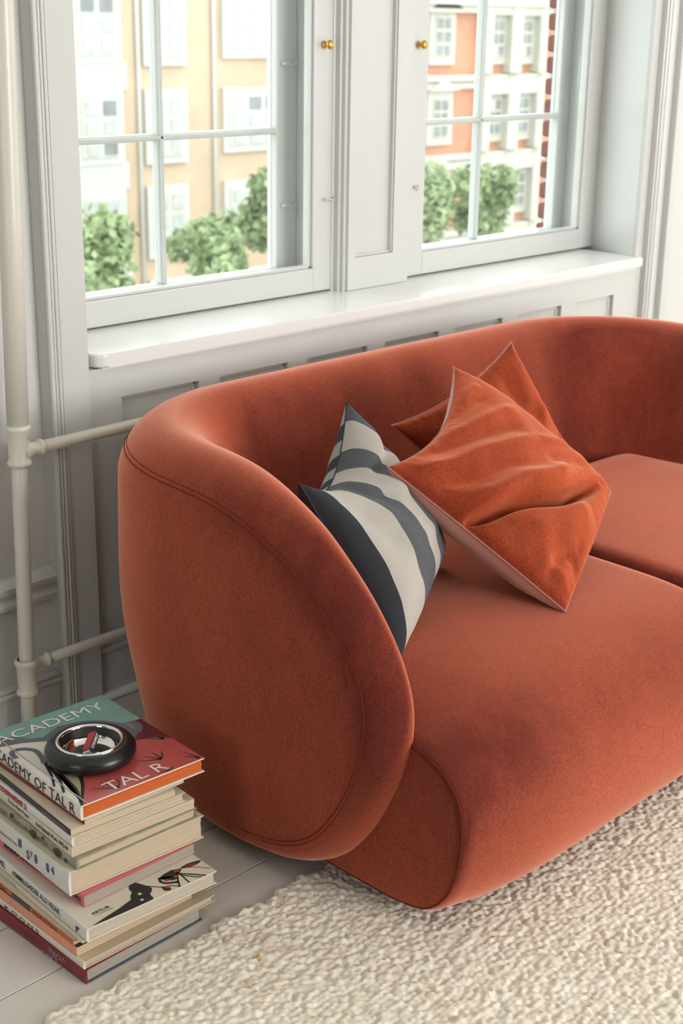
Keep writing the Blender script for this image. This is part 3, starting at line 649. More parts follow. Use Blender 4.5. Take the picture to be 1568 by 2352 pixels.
# ------------------------------------------------------------------ books
FONT = None
def text_mesh(name, body, size_h, width, m, parent, origin, xa, ya, spacing=1.0, bold=0.0, depth=.00025, **k):
    """lettering lying on a surface: xa reading direction, ya up direction, origin = lower left corner; width None keeps the aspect"""
    cu = bpy.data.curves.new(name, 'FONT'); cu.body = body; cu.size = 1.0; cu.space_character = spacing; cu.resolution_u = 3; cu.offset = bold
    ob = bpy.data.objects.new('tmp', cu); COL.objects.link(ob)
    dg = bpy.context.evaluated_depsgraph_get(); dg.update(); me = bpy.data.meshes.new_from_object(ob.evaluated_get(dg)); bpy.data.objects.remove(ob)
    n = len(me.vertices); co = np.empty(n * 3, np.float32); me.vertices.foreach_get('co', co); co = co.reshape(-1, 3)
    mn, mx = co.min(0), co.max(0); sy = size_h / (mx[1] - mn[1]); sx = sy if width is None else width / (mx[0] - mn[0])
    xa, ya = np.array(xa, float), np.array(ya, float); xa /= np.linalg.norm(xa); ya /= np.linalg.norm(ya); nn = np.cross(xa, ya)
    P = np.array(origin) + (co[:, :1] - mn[0]) * sx * xa + (co[:, 1:2] - mn[1]) * sy * ya + nn * depth
    me.vertices.foreach_set('co', P.astype(np.float32).ravel()); me.update()
    return link(name, me, m, parent, **k)
def flat_poly(name, pts, m, parent, frame, lift=.0002, thick=.0002):
    """flat print on a cover: pts in cover units (metres from the front-left corner)"""
    o, xa, ya = [np.array(q, float) for q in frame]; nn = np.cross(xa, ya); bm = bmesh.new()
    vs = [bm.verts.new(o + xa * p[0] + ya * p[1] + nn * (lift + thick)) for p in pts]; f = bm.faces.new(vs); bmesh.ops.triangulate(bm, faces=[f])
    me = bpy.data.meshes.new(name); bm.to_mesh(me); bm.free(); return link(name, me, m, parent)
def stroke(name, pts, w, m, parent, frame, lift=.0005):
    """painted line: ribbon along points, w width(s)"""
    c = catmull([(p[0], p[1], 0) for p in pts], 8)[:, :2]; n = len(c); T = np.gradient(c, axis=0); T /= np.linalg.norm(T, axis=1)[:, None]; Nn = np.stack([-T[:, 1], T[:, 0]], -1)
    ww = np.interp(np.linspace(0, 1, n), np.linspace(0, 1, len(w)), w)[:, None] / 2 if hasattr(w, '__len__') else np.full((n, 1), w / 2)
    A, B = c + Nn * ww, c - Nn * ww; o, xa, ya = [np.array(q, float) for q in frame]; nn = np.cross(xa, ya)
    V = [o + xa * p[0] + ya * p[1] + nn * lift for p in np.vstack([A, B])]; F = [(i, i + 1, n + i + 1, n + i) for i in range(n - 1)]
    return from_np(name, V, F, m, parent, smooth=False)
def paper(name, c):
    """page edges: fine parallel leaves"""
    m = mat(name, c, .85); nt = m.node_tree; N = nt.nodes; L = nt.links; p = N['Principled BSDF']
    tc = N.new('ShaderNodeTexCoord'); mp = N.new('ShaderNodeMapping'); mp.inputs['Scale'].default_value = (3, 3, 1500); n = N.new('ShaderNodeTexNoise'); n.inputs['Scale'].default_value = 1; n.inputs['Detail'].default_value = 2
    L.new(tc.outputs['Object'], mp.inputs[0]); L.new(mp.outputs[0], n.inputs['Vector']); mr = N.new('ShaderNodeMapRange'); mr.inputs['From Min'].default_value = .3; mr.inputs['From Max'].default_value = .7; mr.inputs['To Min'].default_value = .78; mr.inputs['To Max'].default_value = 1.08
    L.new(n.outputs['Fac'], mr.inputs['Value']); mx = N.new('ShaderNodeMix'); mx.data_type = 'RGBA'; mx.blend_type = 'MULTIPLY'; mx.inputs[0].default_value = 1; mx.inputs[6].default_value = c
    L.new(mr.outputs[0], mx.inputs[7]); L.new(mx.outputs[2], p.inputs['Base Color']); return m
P_CR = paper('cream_pages', srgb(206, 186, 158)); P_WH = paper('white_pages', srgb(196, 184, 166)); P_OR = paper('orange_pages', srgb(205, 98, 38)); P_GY = paper('grey_pages', srgb(170, 162, 148))
def cov(name, c, r=.4): return mat(name, c, r)
def book(x, y, z0, t, w, l, ang, hard, top, bottom, spine, pages, label, over=.004, inset_right=None, bt=.0022):
    """spine faces -x at x, front end at y; w to the right, l away from the camera. Returns root and spine frame"""
    rt = root('book', (x, y, z0), label=label, cat='book', group=None)
    A = Matrix.Translation((x, y, 0)) @ Matrix.Rotation(math.radians(ang), 4, 'Z')
    tr = lambda bm: bmesh.ops.transform(bm, matrix=A, verts=bm.verts)
    z1 = z0 + t - .0003; c = bt if hard else .0005; ov = over if hard else 0.0
    def mk(name, m, lst, bev=0):
        bm = bmesh.new()
        for q in lst: bx(bm, *q, bev)
        tr(bm); return from_bm(name, bm, m, rt)
    mk('top_cover', top, [(.0015, w, 0, l, z1 - c, z1)], .0006 if hard else 0)
    mk('bottom_cover', bottom, [(.0015, w, 0, l, z0, z0 + c)], .0006 if hard else 0)
    # spine, gently rounded for hardcovers
    bm = bmesh.new(); n = 7; prof = []
    for i in range(n):
        s = i / (n - 1); zz = z0 + t * s * .99; bul = (.0035 if hard else .0006) * (1 - (2 * s - 1) ** 2); prof.append((-bul * .6 + .0005, zz))
    back = [(.0038 if hard else .0012, p[1]) for p in prof]
    for yy in (0, l):
        pass
    f0 = [bm.verts.new((p[0], 0, p[1])) for p in prof] + [bm.verts.new((p[0], 0, p[1])) for p in back[::-1]]
    f1 = [bm.verts.new((p[0], l, p[1])) for p in prof] + [bm.verts.new((p[0], l, p[1])) for p in back[::-1]]
    bm.faces.new(f0[::-1]); bm.faces.new(f1)
    for i in range(2 * n): j = (i + 1) % (2 * n); bm.faces.new((f0[i], f0[j], f1[j], f1[i]))
    tr(bm); sp = from_bm('spine', bm, spine, rt)
    bm = bmesh.new()
    K = 4                                     # page block: a few gatherings, a hair uneven
    zz = np.linspace(z0 + c, z1 - c, K + 1)
    for i in range(K):
        e = random.uniform(0, .0007); bx(bm, .0036 if hard else .001, w - ov - e, ov + e + (.0002 if not hard else 0), l - ov - e, zz[i], zz[i + 1])
    tr(bm); from_bm('pages', bm, pages, rt)
    rt['_l'] = 0; del rt['_l']
    xa = np.array(A.to_3x3() @ Vector((1, 0, 0))); ya = np.array(A.to_3x3() @ Vector((0, 1, 0))); o = np.array((x, y, 0.0))
    def sp_pt(u, h): return o + ya * u + np.array((0, 0, z0 + h * t)) + xa * (-.0019 if hard else -.0002)   # u metres from the front end
    return dict(root=rt, spine=sp, xa=xa, ya=ya, o=o, z0=z0, z1=z1, t=t, pt=sp_pt, top=(o + np.array((0, 0, z1)), xa, ya))
def spine_text(b, body, u0, u1, h0, h1, m, flip=False, spacing=1.0, bold=0.0, name='spine_lettering', **k):
    """u from the front end: text occupies u0..u1 (metres), h0..h1 of the thickness"""
    up = np.array((0, 0, 1.0)); hh = (h1 - h0) * b['t']
    if not flip: return text_mesh(name, body, hh, u1 - u0, m, b['spine'], b['pt'](u1, h0), -b['ya'], up, spacing, bold, depth=.0004, **k)
    return text_mesh(name, body, hh, u1 - u0, m, b['spine'], b['pt'](u0, h1), b['ya'], -up, spacing, bold, depth=.0004, **k)
c_cream = cov('cream_cover', srgb(205, 192, 168)); c_white = cov('white_cover', srgb(214, 210, 202)); c_red = cov('dark_red_cover', srgb(120, 28, 38)); c_peach = cov('peach_cover', srgb(226, 148, 118))
c_orange = cov('orange_brown_cover', srgb(190, 100, 52)); c_pink = cov('pink_cover', srgb(205, 110, 120)); c_black = cov('black_cover', srgb(38, 38, 42)); c_slate = cov('slate_cover', srgb(66, 80, 92)); c_navy = cov('navy_cover', srgb(52, 62, 80))
c_kraft = cov('pale_kraft_cover', srgb(196, 178, 150)); c_ivory = cov('ivory_cover', srgb(212, 204, 184)); c_redink = cov('red_ink', srgb(172, 32, 44)); c_whink = cov('white_ink', srgb(226, 222, 214)); c_pinkink = cov('pale_pink_ink', srgb(236, 190, 176)); c_silver = cov('pale_grey_ink', srgb(170, 150, 150)); c_blueink = cov('blue_ink', srgb(66, 76, 118)); c_purple = cov('purple_ink', srgb(130, 60, 120))
c_mottle = mat('mottled_grey_green_cover', srgb(148, 144, 122), .5, noise=(30, .25, 4))

Z = 0.0003
b = book(1.121, 1.654, .0005, .0275, .252, .30, 0.6, True, c_red, c_slate, c_red, P_GY, 'dark red hardcover book on the floor, lowest of the stack')
spine_text(b, 'VIVRE', .052, .100, .50, .86, c_silver, flip=True); spine_text(b, 'AVEC', .070, .092, .36, .48, c_silver, flip=True, name='small_lettering'); spine_text(b, "L'ART", .078, .120, .02, .34, c_silver, flip=True)
spine_text(b, 'COLLECTIONS PARTICULIERES', .125, .195, .58, .68, c_black, flip=True, name='small_lettering'); spine_text(b, 'INTERIEURS D\'ARTISTES', .135, .185, .40, .50, c_black, flip=True, name='small_lettering')
b = book(1.120, 1.656, .0285, .0140, .279, .31, -0.6, True, c_kraft, c_kraft, c_ivory, P_WH, 'ivory hardcover book with wide-spaced black capitals, second from the bottom of the stack', bt=.0018)
spine_text(b, 'KOONS', .128, .232, .25, .78, M['ink'], spacing=1.5)
b = book(1.121, 1.676, .0428, .0177, .242, .29, -0.7, False, c_black, c_peach, c_peach, P_CR, 'peach softcover book third from the bottom of the stack')
spine_text(b, 'YAYOI KUSAMA', .112, .215, .25, .72, c_pinkink); spine_text(b, 'Texte', .240, .262, .35, .65, M['ink'], name='small_lettering'); spine_text(b, 'Tate', .02, .04, .3, .6, c_pinkink, name='small_lettering')
b = book(1.120, 1.684, .0608, .0108, .235, .29, -1.5, False, c_cream, c_orange, c_orange, P_CR, 'thin orange-brown softcover under the two cream books, with a blue block on its spine')
bm = bmesh.new(); 
spine_text(b, 'MIGRATIONS', .045, .120, .2, .78, M['ink']); spine_text(b, 'KATHOLM', .205, .265, .2, .85, M['ink'])
flat_poly('spine_patch', [(.130, .0), (.188, .0), (.185, b['t']), (.127, b['t'])], c_navy, b['spine'], (b['pt'](0, 0), b['ya'], np.array((0, 0, 1.0))), lift=-.0006, thick=0)
b = book(1.125, 1.665, .0719, .0095, .240, .30, -3.0, False, c_cream, c_ivory, c_ivory, P_CR, 'thin cream softcover with thin grey letters, directly under the book with the black bird drawing')
spine_text(b, 'EIGENTSCHL', .205, .300, .2, .8, cov('grey_ink', srgb(120, 118, 112)), spacing=1.2)
b = book(1.125, 1.650, .0817, .0248, .262, .30, -4.0, True, c_ivory, c_ivory, c_white, P_WH, 'white hardcover with a black bird drawing on its cover, jutting out of the stack')
spine_text(b, 'HEMMELIGHEDER ALLE VEGNE.', .080, .238, .38, .80, M['ink'], bold=.012); spine_text(b, 'DEL', .262, .290, .38, .8, M['ink'], bold=.012)
spine_text(b, 'r', .020, .031, .25, .70, M['ink'], flip=False, bold=.03, name='publisher_mark')
text_mesh('cover_lettering', 'ARTUR', .0068, .035, M['ink'], b['root'], b['top'][0] + b['xa'] * .0285 + b['ya'] * .0275, b['xa'], b['ya'], bold=.02, depth=.0006)
text_mesh('cover_lettering', 'OG TEGNINGERNE FRA BYEN', .003, .036, M['ink'], b['root'], b['top'][0] + b['xa'] * .0290 + b['ya'] * .0220, b['xa'], b['ya'], depth=.0006)
fr_ = (b['top'][0], b['xa'], b['ya'])
O5 = lambda ps: [(p[0], p[1] + .0065) for p in ps]
flat_poly('cover_print', O5([(.012, -.004), (.0457, .0035), (.0719, .0086), (.1006, .0167), (.1066, .0271), (.1144, .0342), (.1154, .0451), (.1214, .054), (.1289, .0575), (.1351, .0543), (.1393, .0435), (.1444, .0325), (.1469, .0224), (.1402, .0142), (.134, .0097), (.1331, .0038), (.1327, -.0028), (.1295, -.0059), (.1012, -.0062), (.0735, -.0059), (.0423, -.0055)]), M['ink'], b['root'], fr_, .0004)
for ps, w in (([(.142, .034), (.1625, .0131), (.1741, .0084), (.1855, -.0025)], .0022), ([(.161, .013), (.1636, .004), (.1700, -.001)], [.002, .010, .004]), ([(.1694, .0381), (.186, .036), (.2027, .036), (.2178, .038)], [.002, .016, .020, .004]), ([(.176, .036), (.190, .024), (.198, .020)], [.008, .012, .004]),
              ([(.1738, .0368), (.1689, .0297), (.1732, .0192), (.1883, .0104), (.1912, .0055)], [.004, .005, .005, .006, .003]), ([(.2022, .0263), (.1922, .0099), (.1851, -.0055)], .0030), ([(.208, .0249), (.2061, .0082), (.2051, -.0051)], .0026), ([(.2036, .0319), (.2214, .0144), (.239, -.0055)], .0034), ([(.2058, .0259), (.2187, .0077), (.231, -.0052)], .0024),
              ([(.2195, .042), (.2422, .0249), (.258, .0060)], .0014), ([(.2195, .040), (.236, .038), (.250, .037), (.2614, .0372)], [.004, .012, .009, .001])):
    stroke('cover_print', O5(ps), w, M['ink'], b['root'], fr_)
for ps, w in (([(.1655, .0070), (.1716, .0030)], .0045), ([(.2035, .0390), (.2085, .0370), (.2140, .0335)], [.003, .008, .003]), ([(.1755, .0275), (.1790, .0255), (.1830, .0235)], [.003, .006, .003]), ([(.2262, .0385), (.237, .0365), (.2495, .0345)], [.002, .006, .001])): stroke('cover_print', O5(ps), w, c_redink, b['root'], fr_, .0007)
for cx, cy, r__ in ((.1209, .0208, .0034), (.1144, .0042, .0030)): flat_poly('cover_print', O5([(cx + r__ * math.cos(k), cy + r__ * math.sin(k)) for k in np.linspace(0, 2 * PI, 12, endpoint=False)]), c_ivory, b['root'], fr_, .0008)
b = book(1.158, 1.702, .1068, .0207, .235, .27, -0.5, False, c_pink, c_pink, c_pink, P_GY, 'pink softcover book between the thick white book and the bird-drawing book', bt=.001)
spine_text(b, 'DAHLI', .010, .036, .3, .75, M['ink'], bold=.02); spine_text(b, 'MAMMA ANDERSSON', .110, .240, .28, .75, M['ink'], bold=.02)
b = book(1.142, 1.718, .1279, .0456, .276, .30, -3.4, True, c_cream, c_cream, c_white, P_CR, 'thickest white hardcover with blue stamped digits on its spine, mid stack', over=.0035, bt=.0025)
for s, u, h0, h1, mm_ in (('O', .124, .20, .60, c_navy), ('I', .150, .46, .80, c_blueink), ('Y', .112, .42, .68, c_purple), ('8', .098, .30, .68, c_blueink), ('8', .060, .34, .72, c_blueink), ('4', .044, .42, .78, c_blueink)): spine_text(b, s, u, u + .010, h0, h1, mm_, bold=.04)
spine_text(b, 'MI BRAIDDATES MAN', .165, .235, .38, .50, M['ink'], name='small_lettering'); 
flat_poly('spine_patch', [(.236, .004), (.30, .012), (.30, .03), (.238, .022)], c_pink, b['spine'], (b['pt'](0, 0), b['ya'], np.array((0, 0, 1.0))), lift=-.0012, thick=0)
b = book(1.156, 1.713, .1738, .0202, .248, .28, -2.3, True, c_mottle, c_mottle, c_mottle, P_CR, 'mottled grey-green hardcover with a rounded spine, on the thickest white book')
spine_text(b, 'Daniel Rheinberberat', .085, .270, .28, .70, M['ink'], spacing=1.3)
for u, h, s_ in ((.130, .5, .010), (.055, .45, .012), (.200, .75, .005), (.030, .3, .004), (.100, .8, .004)): flat_poly('spine_patch', [(u + s_ * math.cos(k) * random.uniform(.7, 1.2), h * b['t'] + min(s_, .008) * math.sin(k)) for k in np.linspace(0, 2 * PI, 9, endpoint=False)], c_black, b['spine'], (b['pt'](0, 0), b['ya'], np.array((0, 0, 1.0))), lift=-.0018, thick=0)
b = book(1.154, 1.724, .1943, .0187, .246, .28, -4.6, False, c_cream, c_ivory, c_ivory, P_CR, 'ivory softcover with black handwriting on its spine, on the mottled hardcover')
spine_text(b, 'The Sao Paulo Project', .140, .215, .30, .78, M['ink'], bold=.02); spine_text(b, 'And Related Work 1992-94', .012, .118, .30, .78, M['ink'], bold=.02)
b = book(1.156, 1.724, .2133, .0172, .228, .27, -4.0, True, c_cream, c_white, c_white, P_CR, 'white book with bold red capitals on its spine, fourth from the top', bt=.0015)
spine_text(b, 'MODERNISME 2', .145, .255, .18, .80, c_redink, bold=.045)
b = book(1.157, 1.730, .2308, .0114, .207, .27, -5.0, False, c_cream, c_cream, c_black, P_CR, 'softcover with a black spine, third from the top of the stack')
spine_text(b, 'SOFIE NORDBORG VINTER', .015, .090, .35, .62, c_silver, name='small_lettering')
b = book(1.183, 1.727, .2425, .0078, .207, .27, -2.0, False, c_cream, c_white, c_red, P_CR, 'thin white softcover with a dark red spine, second from the top')
# top book
c_sp = cov('off_white_glossy_cover', srgb(222, 216, 205), .3); c_teal = mat('teal_print', srgb(118, 158, 148), .28, noise=(24, .12, 4)); c_coral = mat('coral_red_print', srgb(182, 84, 80), .28, noise=(18, .08, 4))
c_plum = mat('plum_print', srgb(96, 34, 48), .28); c_gry = mat('slate_grey_print', srgb(92, 98, 108), .28, noise=(26, .2, 4)); c_grn = cov('dark_green_print', srgb(62, 72, 60), .3); c_olive = mat('olive_print', srgb(168, 160, 126), .28)
b = book(1.179, 1.728, .2506, .0278, .252, .325, -3.6, True, c_sp, c_sp, c_sp, P_OR, 'large hardcover with teal and coral cover and orange page edges, topmost of the stack', over=.0035, bt=.0024)
TB = b; fr_ = (b['top'][0], b['xa'], b['ya']); W_, L_ = .2515, .3245
O6 = lambda ps: [(min(max(p[0], .0004), W_ - .0004), min(max(p[1] + .005, .0004), L_ - .0004)) for p in ps]
cp_ = lambda ps, m_, lf: flat_poly('cover_print', O6(ps), m_, b['root'], fr_, lf)
cp_([(.0, -.01), (.01, -.01), (.0205, .018), (.044, .054), (.060, .088), (.05, .22), (0, .24)], cov('pale_grey_print', srgb(216, 211, 203), .28), .0001)
cp_([(.003, -.01), (.3, -.01), (.3, .095), (.2321, .1143), (.1926, .128), (.15, .13), (.10, .12), (.0558, .088), (.0405, .0538), (.0158, .0176)], c_coral, .0003)
cp_([(.1926, .126), (.2321, .1130), (.3, .0900), (.3, .19), (.225, .19)], c_plum, .0004)
cp_([(0, .29), (.03, .272), (.0428, .262), (.0776, .238), (.12, .22), (.18, .20), (.22, .18), (.3, .17), (.3, .33), (0, .33)], c_teal, .0002)
cp_([(0, .2900), (.022, .2900), (.043, .2730), (.0569, .2520), (.0776, .2430), (.12, .262), (.165, .2510), (.1939, .2295), (.2158, .1950), (.2343, .1938), (.2420, .178), (.2352, .1587), (.2246, .1474), (.2123, .1444), (.1926, .1281), (.12, .14), (.10, .20), (.0698, .2300), (.0348, .2500), (0, .2600)], c_gry, .0005)
cp_([(.2190, .1945), (.2250, .1844), (.2220, .1609), (.2181, .1699)], cov('mauve_print', srgb(150, 120, 128), .3), .0008)
cp_([(.0286, .1350), (.030, .08), (.018, .035), (.008, .01), (.0158, .0176), (.0405, .0538), (.0582, .0889), (.06, .13)], c_olive, .0002)
stroke('cover_print', O6([(-.006, .205), (.0061, .2289), (.0246, .2290), (.0399, .2096), (.0376, .1832), (.0297, .1589)]), .010, c_gry, b['root'], fr_, .0008)
for ps, w in (([(.0306, .1581), (.0152, .1107), (.0002, .078)], [.006, .0045, .004]), ([(.0302, .1450), (.0183, .0903), (.002, .050)], [.005, .0045, .0045]), ([(.0348, .1351), (.0286, .0815), (.0216, .041), (.005, .0044)], [.004, .0045, .0045, .003]), ([(.0590, .0950), (.0405, .0538), (.0168, .0176), (.002, -.0041)], [.008, .006, .005, .004])): stroke('cover_print', O6(ps), w, M['ink'], b['root'], fr_, .0009)
for (bx_, by_), tips in (((.2380, .0973), ((.2141, .1197), (.2250, .1260), (.2332, .1200))), ((.1912, .0398), ((.1523, .0605), (.1737, .0672), (.1926, .0701), (.2078, .0634))), ((.080, .0051), ((.042, .0322), (.0664, .0375), (.0943, .0313))), ((.1760, -.002), ((.1926, .0066), (.1632, .0037))), ((.2450, .0003), ((.2353, .0336), (.2286, .0204)))):
    for tx, ty in tips: stroke('cover_print', O6([(bx_, by_), ((bx_ + tx) / 2 + .002, (by_ + ty) / 2 - .002), (tx, ty)]), [.0050, .0035, .0014], c_grn, b['root'], fr_, .0009)
text_mesh('cover_lettering', 'ACADEMY', .0300, .226, c_whink, b['root'], b['top'][0] + b['xa'] * .002 + b['ya'] * .272, b['xa'], b['ya'], depth=.0014)
text_mesh('cover_lettering', 'TAL R', .0295, .122, c_whink, b['root'], b['top'][0] + b['xa'] * .062 + b['ya'] * .008, b['xa'], b['ya'], depth=.0014)
spine_text(b, 'ACADEMY OF TAL R', .016, .300, .14, .84, M['ink'])
flat_poly('cover_joint', [(.0115, .0), (.0135, .0), (.0135, L_), (.0115, L_)], cov('joint_shadow_fold', srgb(190, 184, 176), .4), b['root'], fr_, .0012)

# ------------------------------------------------------------------ ashtray and gum box
zt = TB['z1'] + .0016
ash = root('ashtray', (1.287, 1.848, zt), label='round black and chrome ashtray on the top book of the stack', cat='ashtray')
c3 = (1.287, 1.848, zt)
R0 = .0795
prof = []
for k in np.linspace(-PI / 2 + .25, PI * .62, 22): prof.append((R0 - .019 + .019 * math.cos(k), .0175 + .0175 * math.sin(k)))
inner = [(R0 - .030, .0325), (R0 - .030, .004), (0, .004), (0, 0.0), (prof[0][0], 0.0)]
lathe('outer_ring', prof + inner, c3, M['blackplastic'], ash, n=72, closed=True)
cp = []
cp = [(R0 - .0265, .0345), (R0 - .0235, .0368), (R0 - .021, .0365), (R0 - .0195, .0352), (R0 - .0215, .0338)]
bowl = [(0, .0075), (.020, .0070), (.034, .0072), (.044, .010), (R0 - .0295, .018), (R0 - .0285, .028), (R0 - .0275, .0345)] + [(R0 - .0265, .0362), (R0 - .0235, .0372), (R0 - .0205, .0362), (R0 - .0195, .0345), (R0 - .022, .0335), (R0 - .0255, .0325), (R0 - .0268, .026), (R0 - .028, .016), (.045, .0078), (.034, .0052), (0, .0050)]
lathe('bowl', bowl, c3, M['chrome'], ash, n=72)
gum = root('gum_box', (1.29, 1.85, zt + .012), label='torn red and navy chewing gum box lying in the chrome bowl', cat='box')
G = Matrix.Translation((1.2900, 1.8500, zt + .0265)) @ Matrix.Rotation(math.radians(38), 4, 'Z') @ Matrix.Rotation(math.radians(-16), 4, 'Y') @ Matrix.Rotation(math.radians(-30), 4, 'X')
def gbox(name, q, m, bev=.0004):
    bm = bmesh.new(); bx(bm, *q, bev); bmesh.ops.transform(bm, matrix=G, verts=bm.verts); return from_bm(name, bm, m, gum)
gbox('carton', (-.022, .022, -.0075, .0075, -.0065, .0055), c_navy); gbox('carton_top', (-.022, .022, -.0075, .0075, .0055, .0068), c_redink)
gbox('torn_end', (-.0255, -.0215, -.0068, .0068, -.0055, .005), M['foil'])
gt = np.array(G.to_3x3()); o_ = np.array(G.translation)
text_mesh('box_lettering', 'STIMOROL', .0062, .036, c_whink, gum, o_ + gt @ np.array((.019, -.0075, .0035)), gt @ np.array((-1, 0, 0)), gt @ np.array((0, 0, -1)), bold=.03, depth=.0008)
# crumpled foil scrap
bm = bmesh.new(); bmesh.ops.create_icosphere(bm, subdivisions=2, radius=.010)
for v in bm.verts: v.co = Vector((v.co.x * 1.6 + 1.2790, v.co.y * 1.2 + 1.832, v.co.z * .45 + zt + .0125)) + Vector((random.uniform(-1, 1), random.uniform(-1, 1), random.uniform(-1, 1))) * .0014
from_bm('foil_scrap', bm, M['foil'], None, label='small crumpled silver foil scrap beside the gum box in the ashtray bowl', cat='foil')

# ================================================================== OUTSIDE
GZ = -10.0
box('ground_outside', -60, 120, 4.0, 90, GZ - .3, GZ, mat('grey_street', srgb(170, 168, 162), .9, noise=(.6, .15, 4)), kind='structure')
m_cream = mat('pale_apricot_render', (.50, .37, .26, 1), .9, noise=(.7, .12, 6)); m_orange = mat('orange_brick_facade', (.50, .225, .135, 1), .9, noise=(.9, .16, 6)); m_trim = mat('cream_stone_trim', (.47, .45, .385, 1), .9, noise=(2, .06, 3))
m_wp = mat('white_window_paint', (.49, .485, .44, 1), .7); m_dk = mat('dark_window_pane', (.19, .195, .195, 1), .35, noise=(2.0, .3, 3)); m_dk2 = mat('pale_window_pane', (.40, .405, .38, 1), .4, noise=(3, .15, 3)); m_roof = mat('slate_roof', (.25, .25, .27, 1), .8, noise=(3, .2, 3))
FY = 40.0
def fwin(bld, xc, zc, w, h, cols, rows, dark=.5, frame=None, surround=0.25, fy=FY, shut=None):
    f = frame or m_wp; lst = []
    if surround: lst.append((xc - w / 2 - surround, xc + w / 2 + surround, fy - .16, fy + .02, zc - h / 2 - surround, zc + h / 2 + surround))
    wo = boxes('window', lst + [(xc - w / 2, xc + w / 2, fy - .22, fy - .1, zc - h / 2, zc + h / 2)], f, bld)
    cw, ch = w / cols, h / rows
    for i in range(cols):
        for j in range(rows):
            mm_ = m_dk if random.random() < dark else m_dk2
            a = xc - w / 2 + i * cw; c = zc - h / 2 + j * ch
            box('pane', a + cw * .16, a + cw * .84, fy - .26, fy - .215, c + ch * .13, c + ch * .87, mm_, wo)
bA = root('apartment_building', (30, FY + 3, GZ), label='pale apricot apartment house across the street seen through the left window', cat='building')
box('facade', 10, 43.6, FY, FY + 8, GZ, 9, m_cream, bA)
ST = 3.25
for k in range(-3, 3):
    zc = 1.35 + k * ST - .0
    fwin(bA, 29.3, zc, 1.5, 1.9, 2, 3, .3); fwin(bA, 32.15, zc - .05, 1.35, 2.0, 2, 3, .0); fwin(bA, 36.2, zc + .05, 2.4, 1.75, 3, 3, .25); fwin(bA, 40.2, zc, 1.4, 1.9, 2, 3, .3); fwin(bA, 26.2, zc, 1.5, 1.9, 2, 3, .3); fwin(bA, 22.5, zc, 1.5, 1.9, 2, 3, .3)
    boxes('apron_panel', [(28.3, 30.5, FY - .12, FY + .02, zc - 2.05, zc - 1.15)], mat('grey_panel', (.47, .465, .43, 1), .8) if k == -3 else bpy.data.materials['grey_panel'], bA)
for x in (31.0, 34.35): tube('drainpipe', [(x, FY - .1, GZ), (x, FY - .1, 8.5)], .07, bpy.data.materials['grey_panel'], bA, n=8)
bB = root('corner_building', (50, FY + 3, GZ), label='orange brick house with cream stone trim seen through the right window', cat='building')
box('facade', 44.0, 64, FY, FY + 8, GZ, 2.55, m_orange, bB)
box('roof', 43.8, 64, FY + .5, FY + 8, 2.5, 6.5, m_roof, bB)
for k, zc in enumerate((1.0, -2.2, -5.4, -8.6)):
    boxes('string_course', [(43.9, 64, FY - .34, FY + .015, zc - 1.70, zc - 1.45), (43.92, 63.9, FY - .24, FY + .012, zc - 2.0, zc - 1.75)], m_trim, bB)
    for xc in (46.6, 56.0, 59.5, 62.5): fwin(bB, xc, zc + .05, .95, 1.55, 2, 3, .95, m_trim, .32)
    for xc in (50.15, 52.1): fwin(bB, xc, zc + .0, .85, 1.5, 2, 3, .95, m_trim, .30)
    boxes('bay_surround', [(49.0, 49.5, FY - .5, FY + .02, zc - 1.4, zc + 1.6), (50.75, 51.5, FY - .5, FY + .02, zc - 1.4, zc + 1.6), (52.75, 53.25, FY - .5, FY + .02, zc - 1.4, zc + 1.6), (49.02, 53.23, FY - .47, FY + .01, zc + .95, zc + 1.55)], m_trim, bB)
    for xc in (46.6,):
        bm = bmesh.new(); vs = [bm.verts.new(p) for p in ((xc - 1.0, FY - .4, zc + 1.15), (xc + 1.0, FY - .4, zc + 1.15), (xc, FY - .4, zc + 1.6), (xc - 1.0, FY, zc + 1.15), (xc + 1.0, FY, zc + 1.15), (xc, FY, zc + 1.6))]
        for f in ((0, 1, 2), (3, 5, 4), (0, 3, 4, 1), (1, 4, 5, 2), (2, 5, 3, 0)): bm.faces.new([vs[i] for i in f])
        from_bm('pediment', bm, m_trim, bB)
boxes('cornice', [(43.8, 64, FY - .6, FY + .5, 2.3, 2.75), (43.8, 64, FY - .4, FY + .5, 2.0, 2.3)], m_trim, bB)
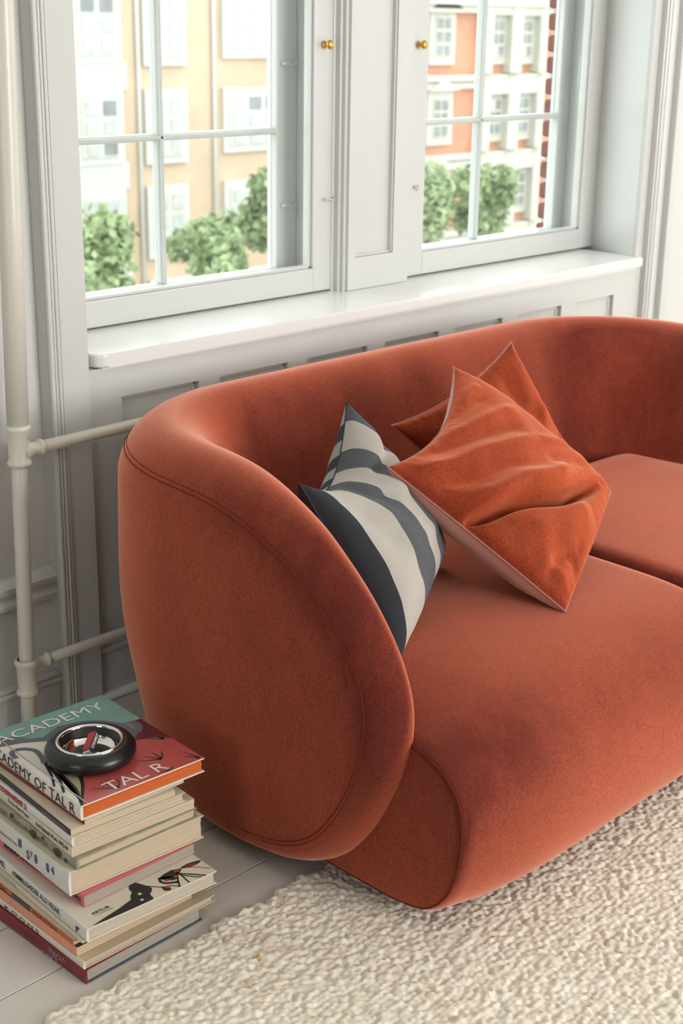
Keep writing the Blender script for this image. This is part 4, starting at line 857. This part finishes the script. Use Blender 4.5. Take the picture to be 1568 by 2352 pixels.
for xc in (46.6, 51.2): fwin(bB, xc, 3.7, 1.4, 1.4, 2, 2, .9, m_trim, .3, fy=FY + .5)
m_leaf = mat('green_leaves', (.27, .34, .17, 1), .7, noise=(1.2, .3, 3)); m_bark = mat('bark', srgb(110, 96, 80), .9)
def tree(x, y, ztop, r, label, n=1500, seed=0):
    t = root('tree', (x, y, GZ), label=label, cat='tree', group=None); rg = np.random.default_rng(seed)
    tube('trunk', [(x, y, GZ), (x + .1, y, GZ + (ztop - GZ) * .4), (x, y, ztop - r)], [.2, .15, .08], m_bark, t, n=8)
    V = []; F = []; cs = [(rg.normal(0, r * .45), rg.normal(0, r * .45), rg.uniform(-1.7, -.35) * r, rg.uniform(.35, .6) * r) for _ in range(12)] + [(0, 0, -.55 * r, .55 * r)]
    for i in range(n):
        c = cs[rg.integers(len(cs))]; d = rg.normal(size=3); d /= np.linalg.norm(d); p = np.array((x, y, ztop)) + np.array(c[:3]) + d * c[3] * rg.uniform(.6, 1.0)
        s = rg.uniform(.10, .22); q = rg.normal(size=3); q /= np.linalg.norm(q); e = np.cross(q, rg.normal(size=3)); e /= np.linalg.norm(e)
        k = len(V); V += [p - q * s, p + e * s * .6, p + q * s, p - e * s * .6]; F.append((k, k + 1, k + 2, k + 3))
    from_np('foliage', V, F, m_leaf, t, smooth=False, kind='stuff')
tree(22.6, 31.0, -3.1, 1.6, 'full green tree at the lower left of the left window', 2600, 1)
tree(25.2, 29.0, -3.7, .9, 'small low tree just left of the left window\'s centre bar', 1100, 2)
tree(27.4, 31.5, -3.6, 1.0, 'low green tree just right of the left window\'s centre bar', 1400, 3)
tree(27.6, 29.0, -2.2, 1.0, 'taller slim tree before the facade, right in the left window', 1700, 4)
tree(31.2, 31.0, -2.7, .9, 'green tree at the right edge of the left window\'s glass', 1100, 7)
tree(35.8, 31.0, -2.6, 1.3, 'bright green tree at the left edge of the right window', 1900, 5)
tree(38.8, 31.0, -2.9, 1.2, 'green tree right of the right window\'s centre bar', 1900, 6)
